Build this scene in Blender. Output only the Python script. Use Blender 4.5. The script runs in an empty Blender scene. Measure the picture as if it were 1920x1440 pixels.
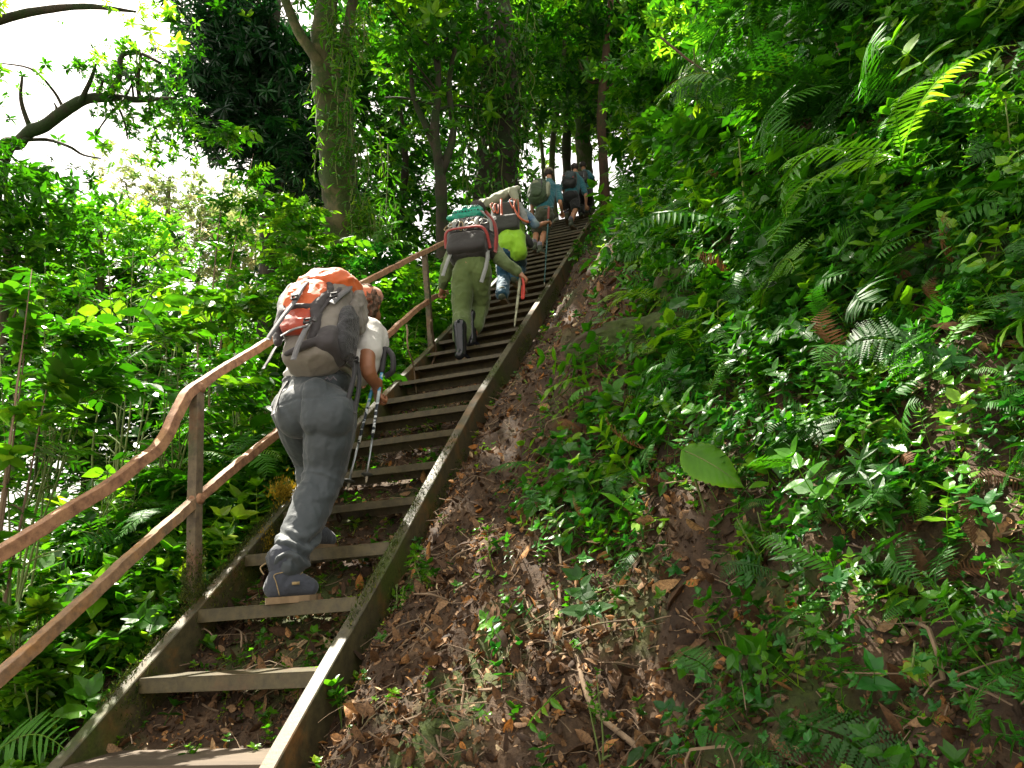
import bpy, math, os, random
import numpy as np
from mathutils import Vector, Matrix
QUICK = False; SHN = 75
rng = np.random.default_rng(7); random.seed(7)
C = bpy.context.scene.collection
S = bpy.context.scene

# ------------------------------------------------------------------ camera
F_PX, PITCH, ROLL, YAW = 1298.16, 0.283, -0.0756, -0.2688
CAM = np.array([1.8968, -2.105, 0.4855])
_cp, _sp, _cy, _sy = math.cos(PITCH), math.sin(PITCH), math.cos(YAW), math.sin(YAW)
FW = np.array([_sy*_cp, _cy*_cp, _sp]); _R = np.array([_cy, -_sy, 0.0]); _U = np.cross(_R, FW)
RT = _R*math.cos(ROLL) + _U*math.sin(ROLL); UP = -_R*math.sin(ROLL) + _U*math.cos(ROLL)
cd = bpy.data.cameras.new('camera'); cam = bpy.data.objects.new('camera', cd); C.objects.link(cam)
cd.sensor_width = 36; cd.lens = F_PX/1920*36; cd.clip_start = .05; cd.clip_end = 2000
cam.matrix_world = Matrix(((RT[0], UP[0], -FW[0], CAM[0]), (RT[1], UP[1], -FW[1], CAM[1]), (RT[2], UP[2], -FW[2], CAM[2]), (0, 0, 0, 1)))
S.camera = cam
# ------------------------------------------------------------------ world and sun
SUN = np.array([-.40, .22, .89]); SUN /= np.linalg.norm(SUN)
wd = bpy.data.worlds.new('World'); S.world = wd; wd.use_nodes = True
nt = wd.node_tree; bg = nt.nodes['Background']
sky = nt.nodes.new('ShaderNodeTexSky'); sky.sky_type = 'NISHITA'; sky.sun_disc = False
sky.sun_elevation = math.asin(SUN[2]); sky.sun_rotation = math.atan2(SUN[0], SUN[1])
sky.air_density = 1.0; sky.dust_density = 6.0; sky.ozone_density = .6
# thin bright cloud over the whole sky: the photo's sky is white
mixn = nt.nodes.new('ShaderNodeMix'); mixn.data_type = 'RGBA'; mixn.inputs[0].default_value = .62
mixn.inputs[7].default_value = (6.6, 5.9, 4.9, 1)
nt.links.new(sky.outputs[0], mixn.inputs[6]); nt.links.new(mixn.outputs[2], bg.inputs[0]); bg.inputs[1].default_value = .075
sl = bpy.data.lights.new('sun', 'SUN'); so = bpy.data.objects.new('sun', sl); C.objects.link(so)
sl.energy = 4.0; sl.angle = math.radians(.6); sl.color = (1, .93, .80)
so.rotation_euler = Vector(SUN).to_track_quat('Z', 'Y').to_euler()
S.view_settings.view_transform = 'Standard'; S.view_settings.look = 'None'; S.view_settings.exposure = 2.32
S.view_settings.gamma = 1
S.render.engine = 'CYCLES'
cy = S.cycles
cy.max_bounces = 6; cy.diffuse_bounces = 2; cy.glossy_bounces = 2; cy.transmission_bounces = 3; cy.transparent_max_bounces = 8
cy.use_adaptive_sampling = True; cy.adaptive_threshold = .02
cy.use_denoising = True
try:
    cy.denoiser = 'OPENIMAGEDENOISE'; cy.denoising_input_passes = 'RGB_ALBEDO_NORMAL'; cy.denoising_prefilter = 'ACCURATE'
except Exception: pass
cy.caustics_reflective = False; cy.caustics_refractive = False

# ------------------------------------------------------------------ pixel rays, noise
def ray(px, py):
    d = FW + RT*(px-960)/F_PX - UP*(py-720)/F_PX
    return d
def at_x(px, py, X): d = ray(px, py); return CAM + d*(X-CAM[0])/d[0]
def at_y(px, py, Y): d = ray(px, py); return CAM + d*(Y-CAM[1])/d[1]
def at_d(px, py, D): return CAM + ray(px, py)*D
def proj(P):
    d = np.asarray(P)-CAM; z = d@FW
    z = np.where(np.abs(z) < 1e-6, 1e-6, z)
    return 960+F_PX*(d@RT)/z, 720-F_PX*(d@UP)/z, z
def _hash(ix, iy, iz, s):
    h = (ix*374761393 + iy*668265263 + iz*2147483647 + s*974711) & 0xffffffff
    h = ((h ^ (h >> 13))*1274126177) & 0xffffffff
    h = ((h ^ (h >> 16))*2246822519) & 0xffffffff
    return ((h ^ (h >> 15)) & 0xffff)/65535.0*2-1
def vnoise(P, s=0):
    P = np.asarray(P, float); i = np.floor(P).astype(np.int64); f = P-i; f = f*f*(3-2*f)
    x, y, z = i[..., 0], i[..., 1], i[..., 2]; fx, fy, fz = f[..., 0], f[..., 1], f[..., 2]
    r = 0
    for dx in (0, 1):
        for dy in (0, 1):
            for dz in (0, 1):
                w = (fx if dx else 1-fx)*(fy if dy else 1-fy)*(fz if dz else 1-fz)
                r = r + w*_hash(x+dx, y+dy, z+dz, s)
    return r
def fbm(P, oct=4, s=0, gain=.5):
    a = 1; r = 0; P = np.asarray(P, float)
    for o in range(oct): r = r + a*vnoise(P*2**o, s+o*17); a *= gain
    return r
def fbm2(x, y, sc, oct=4, s=0, gain=.5):
    x = np.asarray(x, float); y = np.asarray(y, float)
    return fbm(np.stack([x*sc, y*sc, np.zeros_like(x)+.5], -1), oct, s, gain)
def sst(a, b, x): t = np.clip((np.asarray(x, float)-a)/(b-a), 0, 1); return t*t*(3-2*t)
def nrm(v): v = np.asarray(v, float); return v/np.maximum(np.linalg.norm(v, axis=-1, keepdims=True), 1e-9)

# ------------------------------------------------------------------ stair line and terrain
S1, A1, S2, A2, NB = .3974, .6559, .3689, .6191, 7
def node(n):
    a = min(n, NB); b = max(n-NB, 0)
    return a*S1*math.cos(A1)+b*S2*math.cos(A2), a*S1*math.sin(A1)+b*S2*math.sin(A2)
YB, ZB = node(NB); YT, ZT = node(36)
def zline(y):
    y = np.asarray(y, float)
    z = np.where(y < YB, y*math.tan(A1), ZB+(y-YB)*math.tan(A2))
    z = np.where(y > YT, ZT+(y-YT)*.12, z)
    return np.where(y < -2.6, -2.6*math.tan(A1)+(y+2.6)*.35, z)
def H(x, y, fine=True):
    x = np.asarray(x, float); y = np.asarray(y, float)
    base = zline(y)-.21-.10*sst(1.5, 4, y)
    d = np.maximum(x-.46, 0)
    lo = sst(2.6, -.6, y)                       # gentler bank down by the camera
    g1 = .58-.36*lo
    bank = g1*d + (.78-.42*lo)*np.maximum(d-1.25+.2*fbm2(x*0, y, .9, 2, 3), 0) - .35*np.maximum(d-3.5, 0) - .5*np.maximum(d-9, 0)
    bank = bank + .10*sst(.0, .25, d) + .30*sst(.55, .85, d+.12*fbm2(x, y, 1.6, 2, 8))*sst(1.0, 1.7, y)*sst(6.5, 4.0, y)
    e = np.maximum(-.5-x, 0)
    fall = .06*e + .38*np.maximum(e-1.5, 0)+.25*np.maximum(e-5, 0)
    fall = np.where(e > 16, fall-.60*(e-16), fall)
    fall = fall + .03*sst(0, .2, e)
    z = base + bank - fall
    far = sst(.3, 2.0, np.abs(x))
    z = z + .22*far*fbm2(x, y, .45, 3, 11)
    side = sst(.42, .6, np.abs(x))
    z = z + (.05+.07*side)*fbm2(x, y, 2.1, 3, 5)*(.35+.65*side) + np.where(x > 0, .5, .25)*.0
    if fine:
        n = fbm2(x, y, 9., 4, 23, .62); z = z + (.020+.022*side)*n + .018*side*np.abs(fbm2(x, y, 20., 3, 31))
    return z
def ground(px, py, tmax=40):
    d = ray(px, py); t = np.arange(.6, tmax, .02); P = CAM+d*t[:, None]
    k = np.nonzero(P[:, 2] < H(P[:, 0], P[:, 1], False))[0]
    return P[k[0]] if len(k) else P[-1]

# ------------------------------------------------------------------ mesh making
def link(name, me, parent=None):
    o = bpy.data.objects.new(name, me); C.objects.link(o)
    if parent is not None: o.parent = parent
    return o
def mesh(name, V, T, mat, parent=None, smooth=True, attr=None, Q=None):
    V = np.asarray(V, np.float32); me = bpy.data.meshes.new(name)
    if parent is not None: V = V-np.array(parent.location, np.float32)
    me.vertices.add(len(V)); me.vertices.foreach_set('co', V.ravel())
    T = np.asarray(T, np.int32); k = T.shape[1]; n = len(T)
    me.loops.add(n*k); me.loops.foreach_set('vertex_index', T.ravel())
    me.polygons.add(n); me.polygons.foreach_set('loop_start', np.arange(n, dtype=np.int32)*k)
    me.polygons.foreach_set('use_smooth', np.full(n, smooth))
    if attr is not None:
        a = me.attributes.new('rnd', 'FLOAT', 'POINT'); a.data.foreach_set('value', np.asarray(attr, np.float32))
    me.update(calc_edges=True); me.validate()
    me.materials.append(mat)
    return link(name, me, parent)
class Soup:
    def __init__(s): s.V = []; s.T = []; s.A = []; s.n = 0
    def raw(s, V, T, a=.5):
        V = np.asarray(V); s.V.append(V); s.T.append(np.asarray(T)+s.n); s.A.append(np.broadcast_to(np.asarray(a, float), (len(V),)).copy()); s.n += len(V)
    def inst(s, tm, M, t, a):
        V, T = tm[:2]; N = len(t)
        if N == 0: return
        W = np.einsum('nij,vj->nvi', M, V)+t[:, None, :]
        s.V.append(W.reshape(-1, 3)); s.T.append((T[None]+(np.arange(N)*len(V))[:, None, None]+s.n).reshape(-1, 3))
        s.A.append((np.asarray(a)[:, None]+(tm[2] if len(tm) > 2 else np.zeros(len(V)))[None]).ravel()); s.n += N*len(V)
    def build(s, name, mat, parent=None, smooth=False):
        return mesh(name, np.concatenate(s.V), np.concatenate(s.T), mat, parent, smooth, np.concatenate(s.A))
def empty(name, loc):
    o = bpy.data.objects.new(name, None); C.objects.link(o); o.location = [float(v) for v in loc]; return o
def tag(o, label=None, cat=None, group=None, kind=None):
    if label: o['label'] = label
    if cat: o['category'] = cat
    if group: o['group'] = group
    if kind: o['kind'] = kind
    return o
def frames(P):
    P = np.asarray(P, float); n = len(P); t = nrm(np.gradient(P, axis=0))
    a = np.array([0, 0, 1.]) if abs(t[0][2]) < .9 else np.array([1., 0, 0])
    u = nrm(np.cross(t[0], a)); U = [u]
    for i in range(1, n): u = U[-1]-t[i]*(U[-1]@t[i]); U.append(nrm(u))
    U = np.array(U); return t, U, np.cross(t, U)
def tube(P, R, seg=8, cap=True):
    P = np.asarray(P, float); n = len(P); R = np.broadcast_to(np.asarray(R, float), (n,))
    t, U, W = frames(P); a = np.arange(seg)*2*math.pi/seg
    ring = U[:, None]*np.cos(a)[None, :, None]+W[:, None]*np.sin(a)[None, :, None]
    V = (P[:, None]+ring*R[:, None, None]).reshape(-1, 3)
    T = []
    i = np.arange(n-1)[:, None]*seg; j = np.arange(seg)[None]; k = (j+1) % seg
    A = (i+j).ravel(); B = (i+k).ravel(); Cc = (i+seg+k).ravel(); D = (i+seg+j).ravel()
    T = np.concatenate([np.stack([A, B, Cc], 1), np.stack([A, Cc, D], 1)])
    if cap:
        V = np.concatenate([V, P[:1], P[-1:]]); c0 = n*seg
        j = np.arange(seg); k = (j+1) % seg
        T = np.concatenate([T, np.stack([k, j, np.full(seg, c0)], 1), np.stack([(n-1)*seg+j, (n-1)*seg+k, np.full(seg, c0+1)], 1)])
    return V, T
def smoothpath(P, n=20):
    P = np.asarray(P, float); m = len(P)
    if m < 3: t = np.linspace(0, 1, n)[:, None]; return P[0]*(1-t)+P[-1]*t
    Q = np.concatenate([[2*P[0]-P[1]], P, [2*P[-1]-P[-2]]]); out = []
    for s in np.linspace(0, m-1-1e-6, n):
        i = int(s); f = s-i; a, b, c, d = Q[i:i+4]
        out.append(.5*((2*b)+(-a+c)*f+(2*a-5*b+4*c-d)*f*f+(-a+3*b-3*c+d)*f**3))
    return np.array(out)
def box(cx, cy, cz, sx, sy, sz, R=None):
    v = np.array([[x, y, z] for x in (-.5, .5) for y in (-.5, .5) for z in (-.5, .5)])*[sx, sy, sz]
    if R is not None: v = v@np.asarray(R).T
    v = v+[cx, cy, cz]
    q = [(0, 1, 3, 2), (4, 6, 7, 5), (0, 4, 5, 1), (2, 3, 7, 6), (0, 2, 6, 4), (1, 5, 7, 3)]
    t = [(a, b, c) for a, b, c, d in q]+[(a, c, d) for a, b, c, d in q]
    return v, np.array(t)
def obox(p0, p1, w, h, up=(0, 0, 1), ext=0):
    """square bar from p0 to p1"""
    p0 = np.asarray(p0, float); p1 = np.asarray(p1, float); t = nrm(p1-p0); s = nrm(np.cross(t, up)); u = np.cross(s, t)
    L = np.linalg.norm(p1-p0)+ext; c = (p0+p1)/2
    return box(c[0], c[1], c[2], w, L, h, np.stack([s, t, u], 1))
def sqtube(P, w, h, side, round_=.15):
    """bar of rounded square section swept along P; side = fixed sideways vector"""
    P = np.asarray(P, float); n = len(P); t = nrm(np.gradient(P, axis=0)); side = nrm(np.asarray(side, float))
    sec = []
    for sx, sy in ((1, 1), (-1, 1), (-1, -1), (1, -1)):
        a, b = sx*.5, sy*.5; r = round_*.5
        pts = [(a, b-sy*r), (a-sx*r*.3, b-sy*r*.3), (a-sx*r, b)]
        sec += pts if sx*sy > 0 else pts[::-1]
    sec = np.array(sec); m = len(sec)
    V = []
    for i in range(n):
        s = nrm(side-t[i]*(side@t[i])); u = np.cross(s, t[i]); V.append(P[i]+sec[:, :1]*w*s+sec[:, 1:]*h*u)
    V = np.concatenate(V+[P[:1], P[-1:]])
    i = np.arange(n-1)[:, None]*m; j = np.arange(m)[None]; k = (j+1) % m
    A = (i+j).ravel(); B = (i+k).ravel(); Cc = (i+m+k).ravel(); D = (i+m+j).ravel()
    T = np.concatenate([np.stack([A, B, Cc], 1), np.stack([A, Cc, D], 1)])
    j = np.arange(m); k = (j+1) % m
    T = np.concatenate([T, np.stack([k, j, np.full(m, n*m)], 1), np.stack([(n-1)*m+j, (n-1)*m+k, np.full(m, n*m+1)], 1)])
    return V, T
def sell(c, r, R=None, e=.5, nu=36, nv=24):
    """superellipsoid: e=1 ellipsoid, small e = rounded box"""
    u = np.arange(nu)*2*math.pi/nu; v = np.linspace(-math.pi/2, math.pi/2, nv)
    f = lambda x, p: np.sign(x)*np.abs(x)**p
    vv, uu = np.meshgrid(v, u, indexing='ij')
    X = np.stack([f(np.cos(vv), e)*f(np.cos(uu), e)*r[0], f(np.cos(vv), e)*f(np.sin(uu), e)*r[1], f(np.sin(vv), e)*r[2]], -1).reshape(-1, 3)
    if R is not None: X = X@np.asarray(R).T
    X = X+np.asarray(c)
    i = np.arange(nv-1)[:, None]*nu; j = np.arange(nu)[None]; k = (j+1) % nu
    A = (i+j).ravel(); B = (i+k).ravel(); Cc = (i+nu+k).ravel(); D = (i+nu+j).ravel()
    return X, np.concatenate([np.stack([A, B, Cc], 1), np.stack([A, Cc, D], 1)])
def ribbon(P, w, N, th=.003, n=14):
    """flat strap along P, N = face normal (one or per control point)"""
    Q = smoothpath(P, n) if len(P) > 2 else np.asarray(P, float); t = nrm(np.gradient(Q, axis=0)); N = np.broadcast_to(np.asarray(N, float), Q.shape)
    s = nrm(np.cross(t, N)); nn = np.cross(s, t)
    V = np.concatenate([Q+s*w/2+nn*th/2, Q-s*w/2+nn*th/2, Q-s*w/2-nn*th/2, Q+s*w/2-nn*th/2]); m = len(Q)
    T = []
    for a in range(4):
        b = (a+1) % 4
        for i in range(m-1): T += [(a*m+i, b*m+i, b*m+i+1), (a*m+i, b*m+i+1, a*m+i+1)]
    T += [(0, m, 2*m), (0, 2*m, 3*m), (m-1, 3*m-1, 2*m-1), (m-1, 4*m-1, 3*m-1)]
    return V, np.array(T)
def join(parts):
    V = []; T = []; n = 0
    for v, t in parts: V.append(v); T.append(np.asarray(t)+n); n += len(v)
    return np.concatenate(V), np.concatenate(T)
def limb(P, R, n=None, seg=16, flat=None):
    """round-ended tapered limb through joints P with radii R"""
    P = np.asarray(P, float); R = np.asarray(R, float); n = n or max(6, 6*(len(P)-1))
    Q = smoothpath(P, n); r = np.interp(np.linspace(0, 1, n), np.linspace(0, 1, len(R)), R)
    t0 = nrm(Q[1]-Q[0]); t1 = nrm(Q[-1]-Q[-2]); a = np.array([.25, .6, .88]) 
    pre = np.array([Q[0]-t0*r[0]*math.sqrt(max(0, 1-k*k)) for k in a]); post = np.array([Q[-1]+t1*r[-1]*math.sqrt(max(0, 1-k*k)) for k in a[::-1]])
    return tube(np.concatenate([pre, Q, post]), np.concatenate([a*r[0], r, a[::-1]*r[-1]]), seg)
def blob(name, parts, vox, mat, parent, smooth=6, disp=None):
    """one continuous surface grown round all the given closed shapes"""
    V, T = join(parts); me = bpy.data.meshes.new('tmp'); me.from_pydata(V.tolist(), [], T.tolist()); me.update()
    o = bpy.data.objects.new('tmp', me); C.objects.link(o)
    m = o.modifiers.new('r', 'REMESH'); m.mode = 'VOXEL'; m.voxel_size = vox; m.use_smooth_shade = True
    s = o.modifiers.new('s', 'SMOOTH'); s.factor = .5; s.iterations = smooth
    dg = bpy.context.evaluated_depsgraph_get(); ev = o.evaluated_get(dg); r = bpy.data.meshes.new_from_object(ev)
    n = len(r.vertices); co = np.empty(n*3, np.float32); r.vertices.foreach_get('co', co); co = co.reshape(-1, 3).astype(float)
    if disp is not None:
        no = np.empty(n*3, np.float32); r.vertex_normals.foreach_get('vector', no); no = no.reshape(-1, 3)
        co = co+no*disp(co)[:, None]
    co = co-np.array(parent.location); r.vertices.foreach_set('co', co.astype(np.float32).ravel())
    r.polygons.foreach_set('use_smooth', np.full(len(r.polygons), True)); r.update()
    r.materials.clear(); r.materials.append(mat); r.name = name
    bpy.data.objects.remove(o); bpy.data.meshes.remove(me)
    return link(name, r, parent)
def ridges(P, sc, s=0, stretch=(1, 1, 1), p=1.0):
    n = 1-np.abs(fbm(P*np.asarray(stretch)*sc+vnoise(P*4, s+9)[:, None]*.6, 2, s)); return n**2-.5

# ------------------------------------------------------------------ materials
class NG:
    def __init__(s, name):
        s.m = bpy.data.materials.new(name); s.m.use_nodes = True; s.t = s.m.node_tree; s.b = s.t.nodes['Principled BSDF']; s.out = s.t.nodes['Material Output']
    def n(s, ty, **k):
        x = s.t.nodes.new(ty)
        for a, v in k.items(): setattr(x, a, v)
        return x
    def l(s, a, b): s.t.links.new(a, b)
    def noise(s, scale, detail=6, rough=.6, coord='Object', stretch=None, dist=0):
        tc = s.n('ShaderNodeTexCoord'); x = s.n('ShaderNodeTexNoise'); x.inputs['Scale'].default_value = scale; x.inputs['Detail'].default_value = detail
        x.inputs['Roughness'].default_value = rough; x.inputs['Distortion'].default_value = dist
        if stretch:
            mp = s.n('ShaderNodeMapping'); mp.inputs['Scale'].default_value = stretch; s.l(tc.outputs[coord], mp.inputs[0]); s.l(mp.outputs[0], x.inputs['Vector'])
        else: s.l(tc.outputs[coord], x.inputs['Vector'])
        return x.outputs[0]
    def ramp(s, src, stops):
        r = s.n('ShaderNodeValToRGB'); e = r.color_ramp.elements
        while len(e) < len(stops): e.new(.5)
        for i, (p, c) in enumerate(stops): e[i].position = p; e[i].color = (*c, 1)
        s.l(src, r.inputs[0]); return r.outputs[0]
    def mix(s, f, a, b, mode='MIX'):
        x = s.n('ShaderNodeMix'); x.data_type = 'RGBA'; x.blend_type = mode
        for i, v in ((0, f), (6, a), (7, b)):
            if hasattr(v, 'links'): s.l(v, x.inputs[i])
            else: x.inputs[i].default_value = v if i == 0 else (*v, 1)
        return x.outputs[2]
    def bump(s, src, strength=.3, dist=.01, prev=None):
        x = s.n('ShaderNodeBump'); x.inputs['Strength'].default_value = strength; x.inputs['Distance'].default_value = dist
        s.l(src, x.inputs['Height'])
        if prev is not None: s.l(prev, x.inputs['Normal'])
        s.l(x.outputs[0], s.b.inputs['Normal']); return x.outputs[0]
    def set(s, **k):
        for a, v in k.items():
            i = s.b.inputs[a.replace('_', ' ')]
            if hasattr(v, 'links'): s.l(v, i)
            else: i.default_value = (*v, 1) if isinstance(v, tuple) and len(v) == 3 else v
        return s
def leafmat(name, stops, rough=.42, transl=.4, tint=(1.0, 1.15, .45), tgain=1.6, spots=None, mottle=None):
    g = NG(name); a = g.n('ShaderNodeAttribute', attribute_name='rnd')
    col = g.ramp(a.outputs['Fac'], stops)
    nz = g.noise(14, 3); col = g.mix(.35, col, g.ramp(nz, [(.3, (.45, .5, .4)), (.7, (1.3, 1.25, 1.2))]), 'MULTIPLY')
    if mottle:
        n3 = g.noise(130, 4, .7); col = g.mix(.8, col, g.ramp(n3, [(.35, mottle), (.6, (1.25, 1.2, 1.15))]), 'MULTIPLY')
    if spots:
        n2 = g.noise(60, 3); col = g.mix(g.ramp(n2, [(.62, (0, 0, 0)), (.7, (1, 1, 1))]), col, spots)
    g.set(Base_Color=col, Roughness=rough); g.b.inputs['Specular IOR Level'].default_value = .34
    g.bump(g.noise(40, 2), .25, .004)
    tr = g.n('ShaderNodeBsdfTranslucent'); tc = g.mix(1.0, col, tuple(v*tgain for v in tint), 'MULTIPLY'); g.l(tc, tr.inputs[0])
    ms = g.n('ShaderNodeMixShader'); ms.inputs[0].default_value = transl; g.l(g.b.outputs[0], ms.inputs[1]); g.l(tr.outputs[0], ms.inputs[2]); g.l(ms.outputs[0], g.out.inputs[0])
    return g.m
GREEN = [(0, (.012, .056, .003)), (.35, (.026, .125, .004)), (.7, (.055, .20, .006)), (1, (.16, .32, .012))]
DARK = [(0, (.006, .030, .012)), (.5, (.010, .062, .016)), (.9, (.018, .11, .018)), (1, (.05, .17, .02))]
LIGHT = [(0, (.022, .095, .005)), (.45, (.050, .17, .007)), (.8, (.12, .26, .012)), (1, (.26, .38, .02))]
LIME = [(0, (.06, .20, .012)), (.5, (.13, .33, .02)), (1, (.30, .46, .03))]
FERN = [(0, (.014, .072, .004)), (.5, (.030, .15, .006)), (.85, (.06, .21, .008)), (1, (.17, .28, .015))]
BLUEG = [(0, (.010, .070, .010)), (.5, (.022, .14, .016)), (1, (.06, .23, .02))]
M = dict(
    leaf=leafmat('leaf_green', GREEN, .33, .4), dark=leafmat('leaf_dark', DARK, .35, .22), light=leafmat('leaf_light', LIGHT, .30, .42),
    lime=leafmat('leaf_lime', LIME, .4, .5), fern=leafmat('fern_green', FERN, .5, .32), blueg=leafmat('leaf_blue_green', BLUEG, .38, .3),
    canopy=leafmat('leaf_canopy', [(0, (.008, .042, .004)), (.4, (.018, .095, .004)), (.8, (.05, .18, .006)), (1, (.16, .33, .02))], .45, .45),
    pale=leafmat('leaf_pale_haze', [(0, (.09, .17, .05)), (.6, (.20, .27, .10)), (1, (.38, .36, .22))], .5, .4, (1, 1, .7), 1.3),  # far foliage: distance haze put into the leaf colour
    litter=leafmat('leaf_litter', [(0, (.034, .018, .008)), (.3, (.095, .050, .022)), (.58, (.19, .108, .052)), (.82, (.32, .20, .105)), (.92, (.38, .16, .03)), (1, (.52, .42, .26))], .75, .12, (1, .8, .6), 1.2, mottle=(.30, .27, .25)),
    deadfern=leafmat('dead_fern', [(0, (.07, .03, .012)), (1, (.22, .10, .035))], .7, .2, (1, .7, .4), 1.2),
)
def soilmat():
    g = NG('soil'); n1 = g.noise(7, 10, .7); n2 = g.noise(60, 6, .7); n3 = g.noise(1.6, 5, .6)
    col = g.ramp(n1, [(.3, (.020, .011, .005)), (.5, (.056, .032, .015)), (.72, (.135, .082, .042))])
    col = g.mix(.5, col, g.ramp(n2, [(.3, (.4, .4, .4)), (.68, (1.5, 1.45, 1.4))]), 'MULTIPLY')
    col = g.mix(g.ramp(n3, [(.55, (0, 0, 0)), (.66, (.75, .75, .75))]), col, g.ramp(n2, [(.3, (.012, .030, .004)), (.7, (.07, .12, .012))]))
    g.set(Base_Color=col, Roughness=.92); b = g.bump(n1, .8, .03); g.bump(n2, .7, .008, b); return g.m
def barkmat(name, c0, c1, moss=.4, mosscol=(.07, .12, .02), sc=5):
    g = NG(name); n1 = g.noise(sc, 8, .65, stretch=(1, 1, .25)); n2 = g.noise(2.2, 6, .7); n3 = g.noise(45, 5, .7)
    col = g.ramp(n1, [(.32, c0), (.68, c1)])
    col = g.mix(g.ramp(n2, [(.62-moss*.4, (0, 0, 0)), (.72-moss*.4, (1, 1, 1))]), col, g.ramp(n3, [(.3, tuple(v*.35 for v in mosscol)), (.7, mosscol)]))
    g.set(Base_Color=col, Roughness=.9); b = g.bump(n1, .8, .03); g.bump(n3, .5, .006, b); return g.m
M['soil'] = soilmat()
M['bark'] = barkmat('bark_grey_mossy', (.035, .028, .018), (.17, .14, .09), .45)
M['bark_pale'] = barkmat('bark_pale_lichen', (.018, .018, .008), (.15, .135, .055), .5, (.05, .085, .012))
M['bark_dark'] = barkmat('bark_dark', (.016, .013, .009), (.06, .048, .03), .35, (.03, .055, .012))
M['bark_red'] = barkmat('bark_reddish', (.025, .015, .008), (.12, .065, .035), .3, (.04, .06, .01))
M['stem'] = barkmat('stem_green', (.05, .09, .015), (.16, .20, .05), .1)
M['twig'] = barkmat('dry_twig', (.07, .045, .025), (.30, .21, .13), .05)
M['rock'] = barkmat('mossy_rock', (.020, .014, .007), (.085, .058, .028), .55, (.055, .085, .012), 3)
M['moss'] = leafmat('moss', [(0, (.015, .028, .003)), (.5, (.05, .075, .006)), (1, (.16, .16, .01))], .9, .15, (1, 1, .4), 1.2)
M['gmoss'] = leafmat('golden_moss', [(0, (.10, .09, .006)), (1, (.45, .30, .02))], .8, .3, (1, .9, .3), 1.3)
def metalpaint(name, base, dark, rust, moss, mossamt=.4, rustamt=.4, rough=.55):
    g = NG(name); n1 = g.noise(3.5, 8, .7); n2 = g.noise(22, 8, .7); n3 = g.noise(1.7, 6, .65, dist=.4); n4 = g.noise(90, 4, .6)
    col = g.ramp(n2, [(.34, dark), (.6, base)])
    n5 = g.noise(70, 6, .8); col = g.mix(g.ramp(n5, [(.60, (0, 0, 0)), (.68, (.8, .8, .8))]), col, tuple(v*.4 for v in dark))
    col = g.mix(g.ramp(n1, [(.62-rustamt*.3, (0, 0, 0)), (.75-rustamt*.3, (.9, .9, .9))]), col, g.ramp(n2, [(.3, tuple(v*.5 for v in rust)), (.7, rust)]))
    col = g.mix(g.ramp(n3, [(.66-mossamt*.3, (0, 0, 0)), (.76-mossamt*.3, (1, 1, 1))]), col, g.ramp(n4, [(.3, tuple(v*.4 for v in moss)), (.7, moss)]))
    g.set(Base_Color=col, Roughness=rough); b = g.bump(n2, .35, .004); g.bump(n4, .25, .002, b); return g.m
M['string'] = metalpaint('stringer_paint', (.080, .068, .030), (.032, .028, .014), (.20, .10, .028), (.060, .085, .010), .45, .40)
M['string_side'] = metalpaint('stringer_weathered', (.12, .10, .065), (.05, .045, .03), (.30, .20, .12), (.04, .055, .015), .3, .2)
M['tread'] = metalpaint('tread_paint', (.085, .068, .027), (.038, .030, .013), (.12, .066, .026), (.08, .09, .02), .05, .15, .5)
M['rust'] = metalpaint('rusty_rail', (.42, .225, .12), (.15, .070, .040), (.52, .29, .14), (.12, .14, .08), .08, .3, .7)
M['rustg'] = metalpaint('rusty_rail_green', (.34, .21, .115), (.15, .095, .055), (.48, .23, .06), (.15, .19, .10), .45, .4, .7)
M['postg'] = metalpaint('post_mossy', (.17, .13, .075), (.08, .06, .04), (.25, .12, .06), (.07, .10, .03), .4, .35, .7)
def woodmat():
    g = NG('plank_wood'); n = g.noise(9, 8, .7, stretch=(.12, 1, 1)); g.set(Base_Color=g.ramp(n, [(.3, (.035, .024, .015)), (.7, (.15, .11, .07))]), Roughness=.8); g.bump(n, .5, .006); return g.m
M['plank'] = woodmat()
def cloth(name, c, c2=None, rough=.8, weave=260, wr=.25, wsc=18, sheen=.2):
    g = NG(name); c2 = tuple(v*.80 for v in (c2 or tuple(v*.72 for v in c))); c = tuple(v*.82 for v in c); n = g.noise(wsc, 5, .6, dist=.6); w = g.noise(weave, 2, .5); m = g.noise(4, 4, .6)
    g.set(Base_Color=g.ramp(m, [(.35, c2), (.65, c)]), Roughness=rough); g.b.inputs['Sheen Weight'].default_value = sheen
    b = g.bump(n, wr, .012); g.bump(w, .15, .0015, b); return g.m
def plastic(name, c, rough=.4, metal=0.):
    g = NG(name); n = g.noise(30, 4); g.set(Base_Color=g.ramp(n, [(.3, tuple(v*.75 for v in c)), (.7, c)]), Roughness=rough, Metallic=metal); return g.m
def skinmat(name, c):
    g = NG(name); n = g.noise(25, 5); g.set(Base_Color=g.ramp(n, [(.3, tuple(v*.8 for v in c)), (.7, c)]), Roughness=.5)
    g.b.inputs['Subsurface Weight'].default_value = .08; g.b.inputs['Subsurface Radius'].default_value = (.02, .008, .004); g.bump(g.noise(300, 3), .1, .001); return g.m

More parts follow.
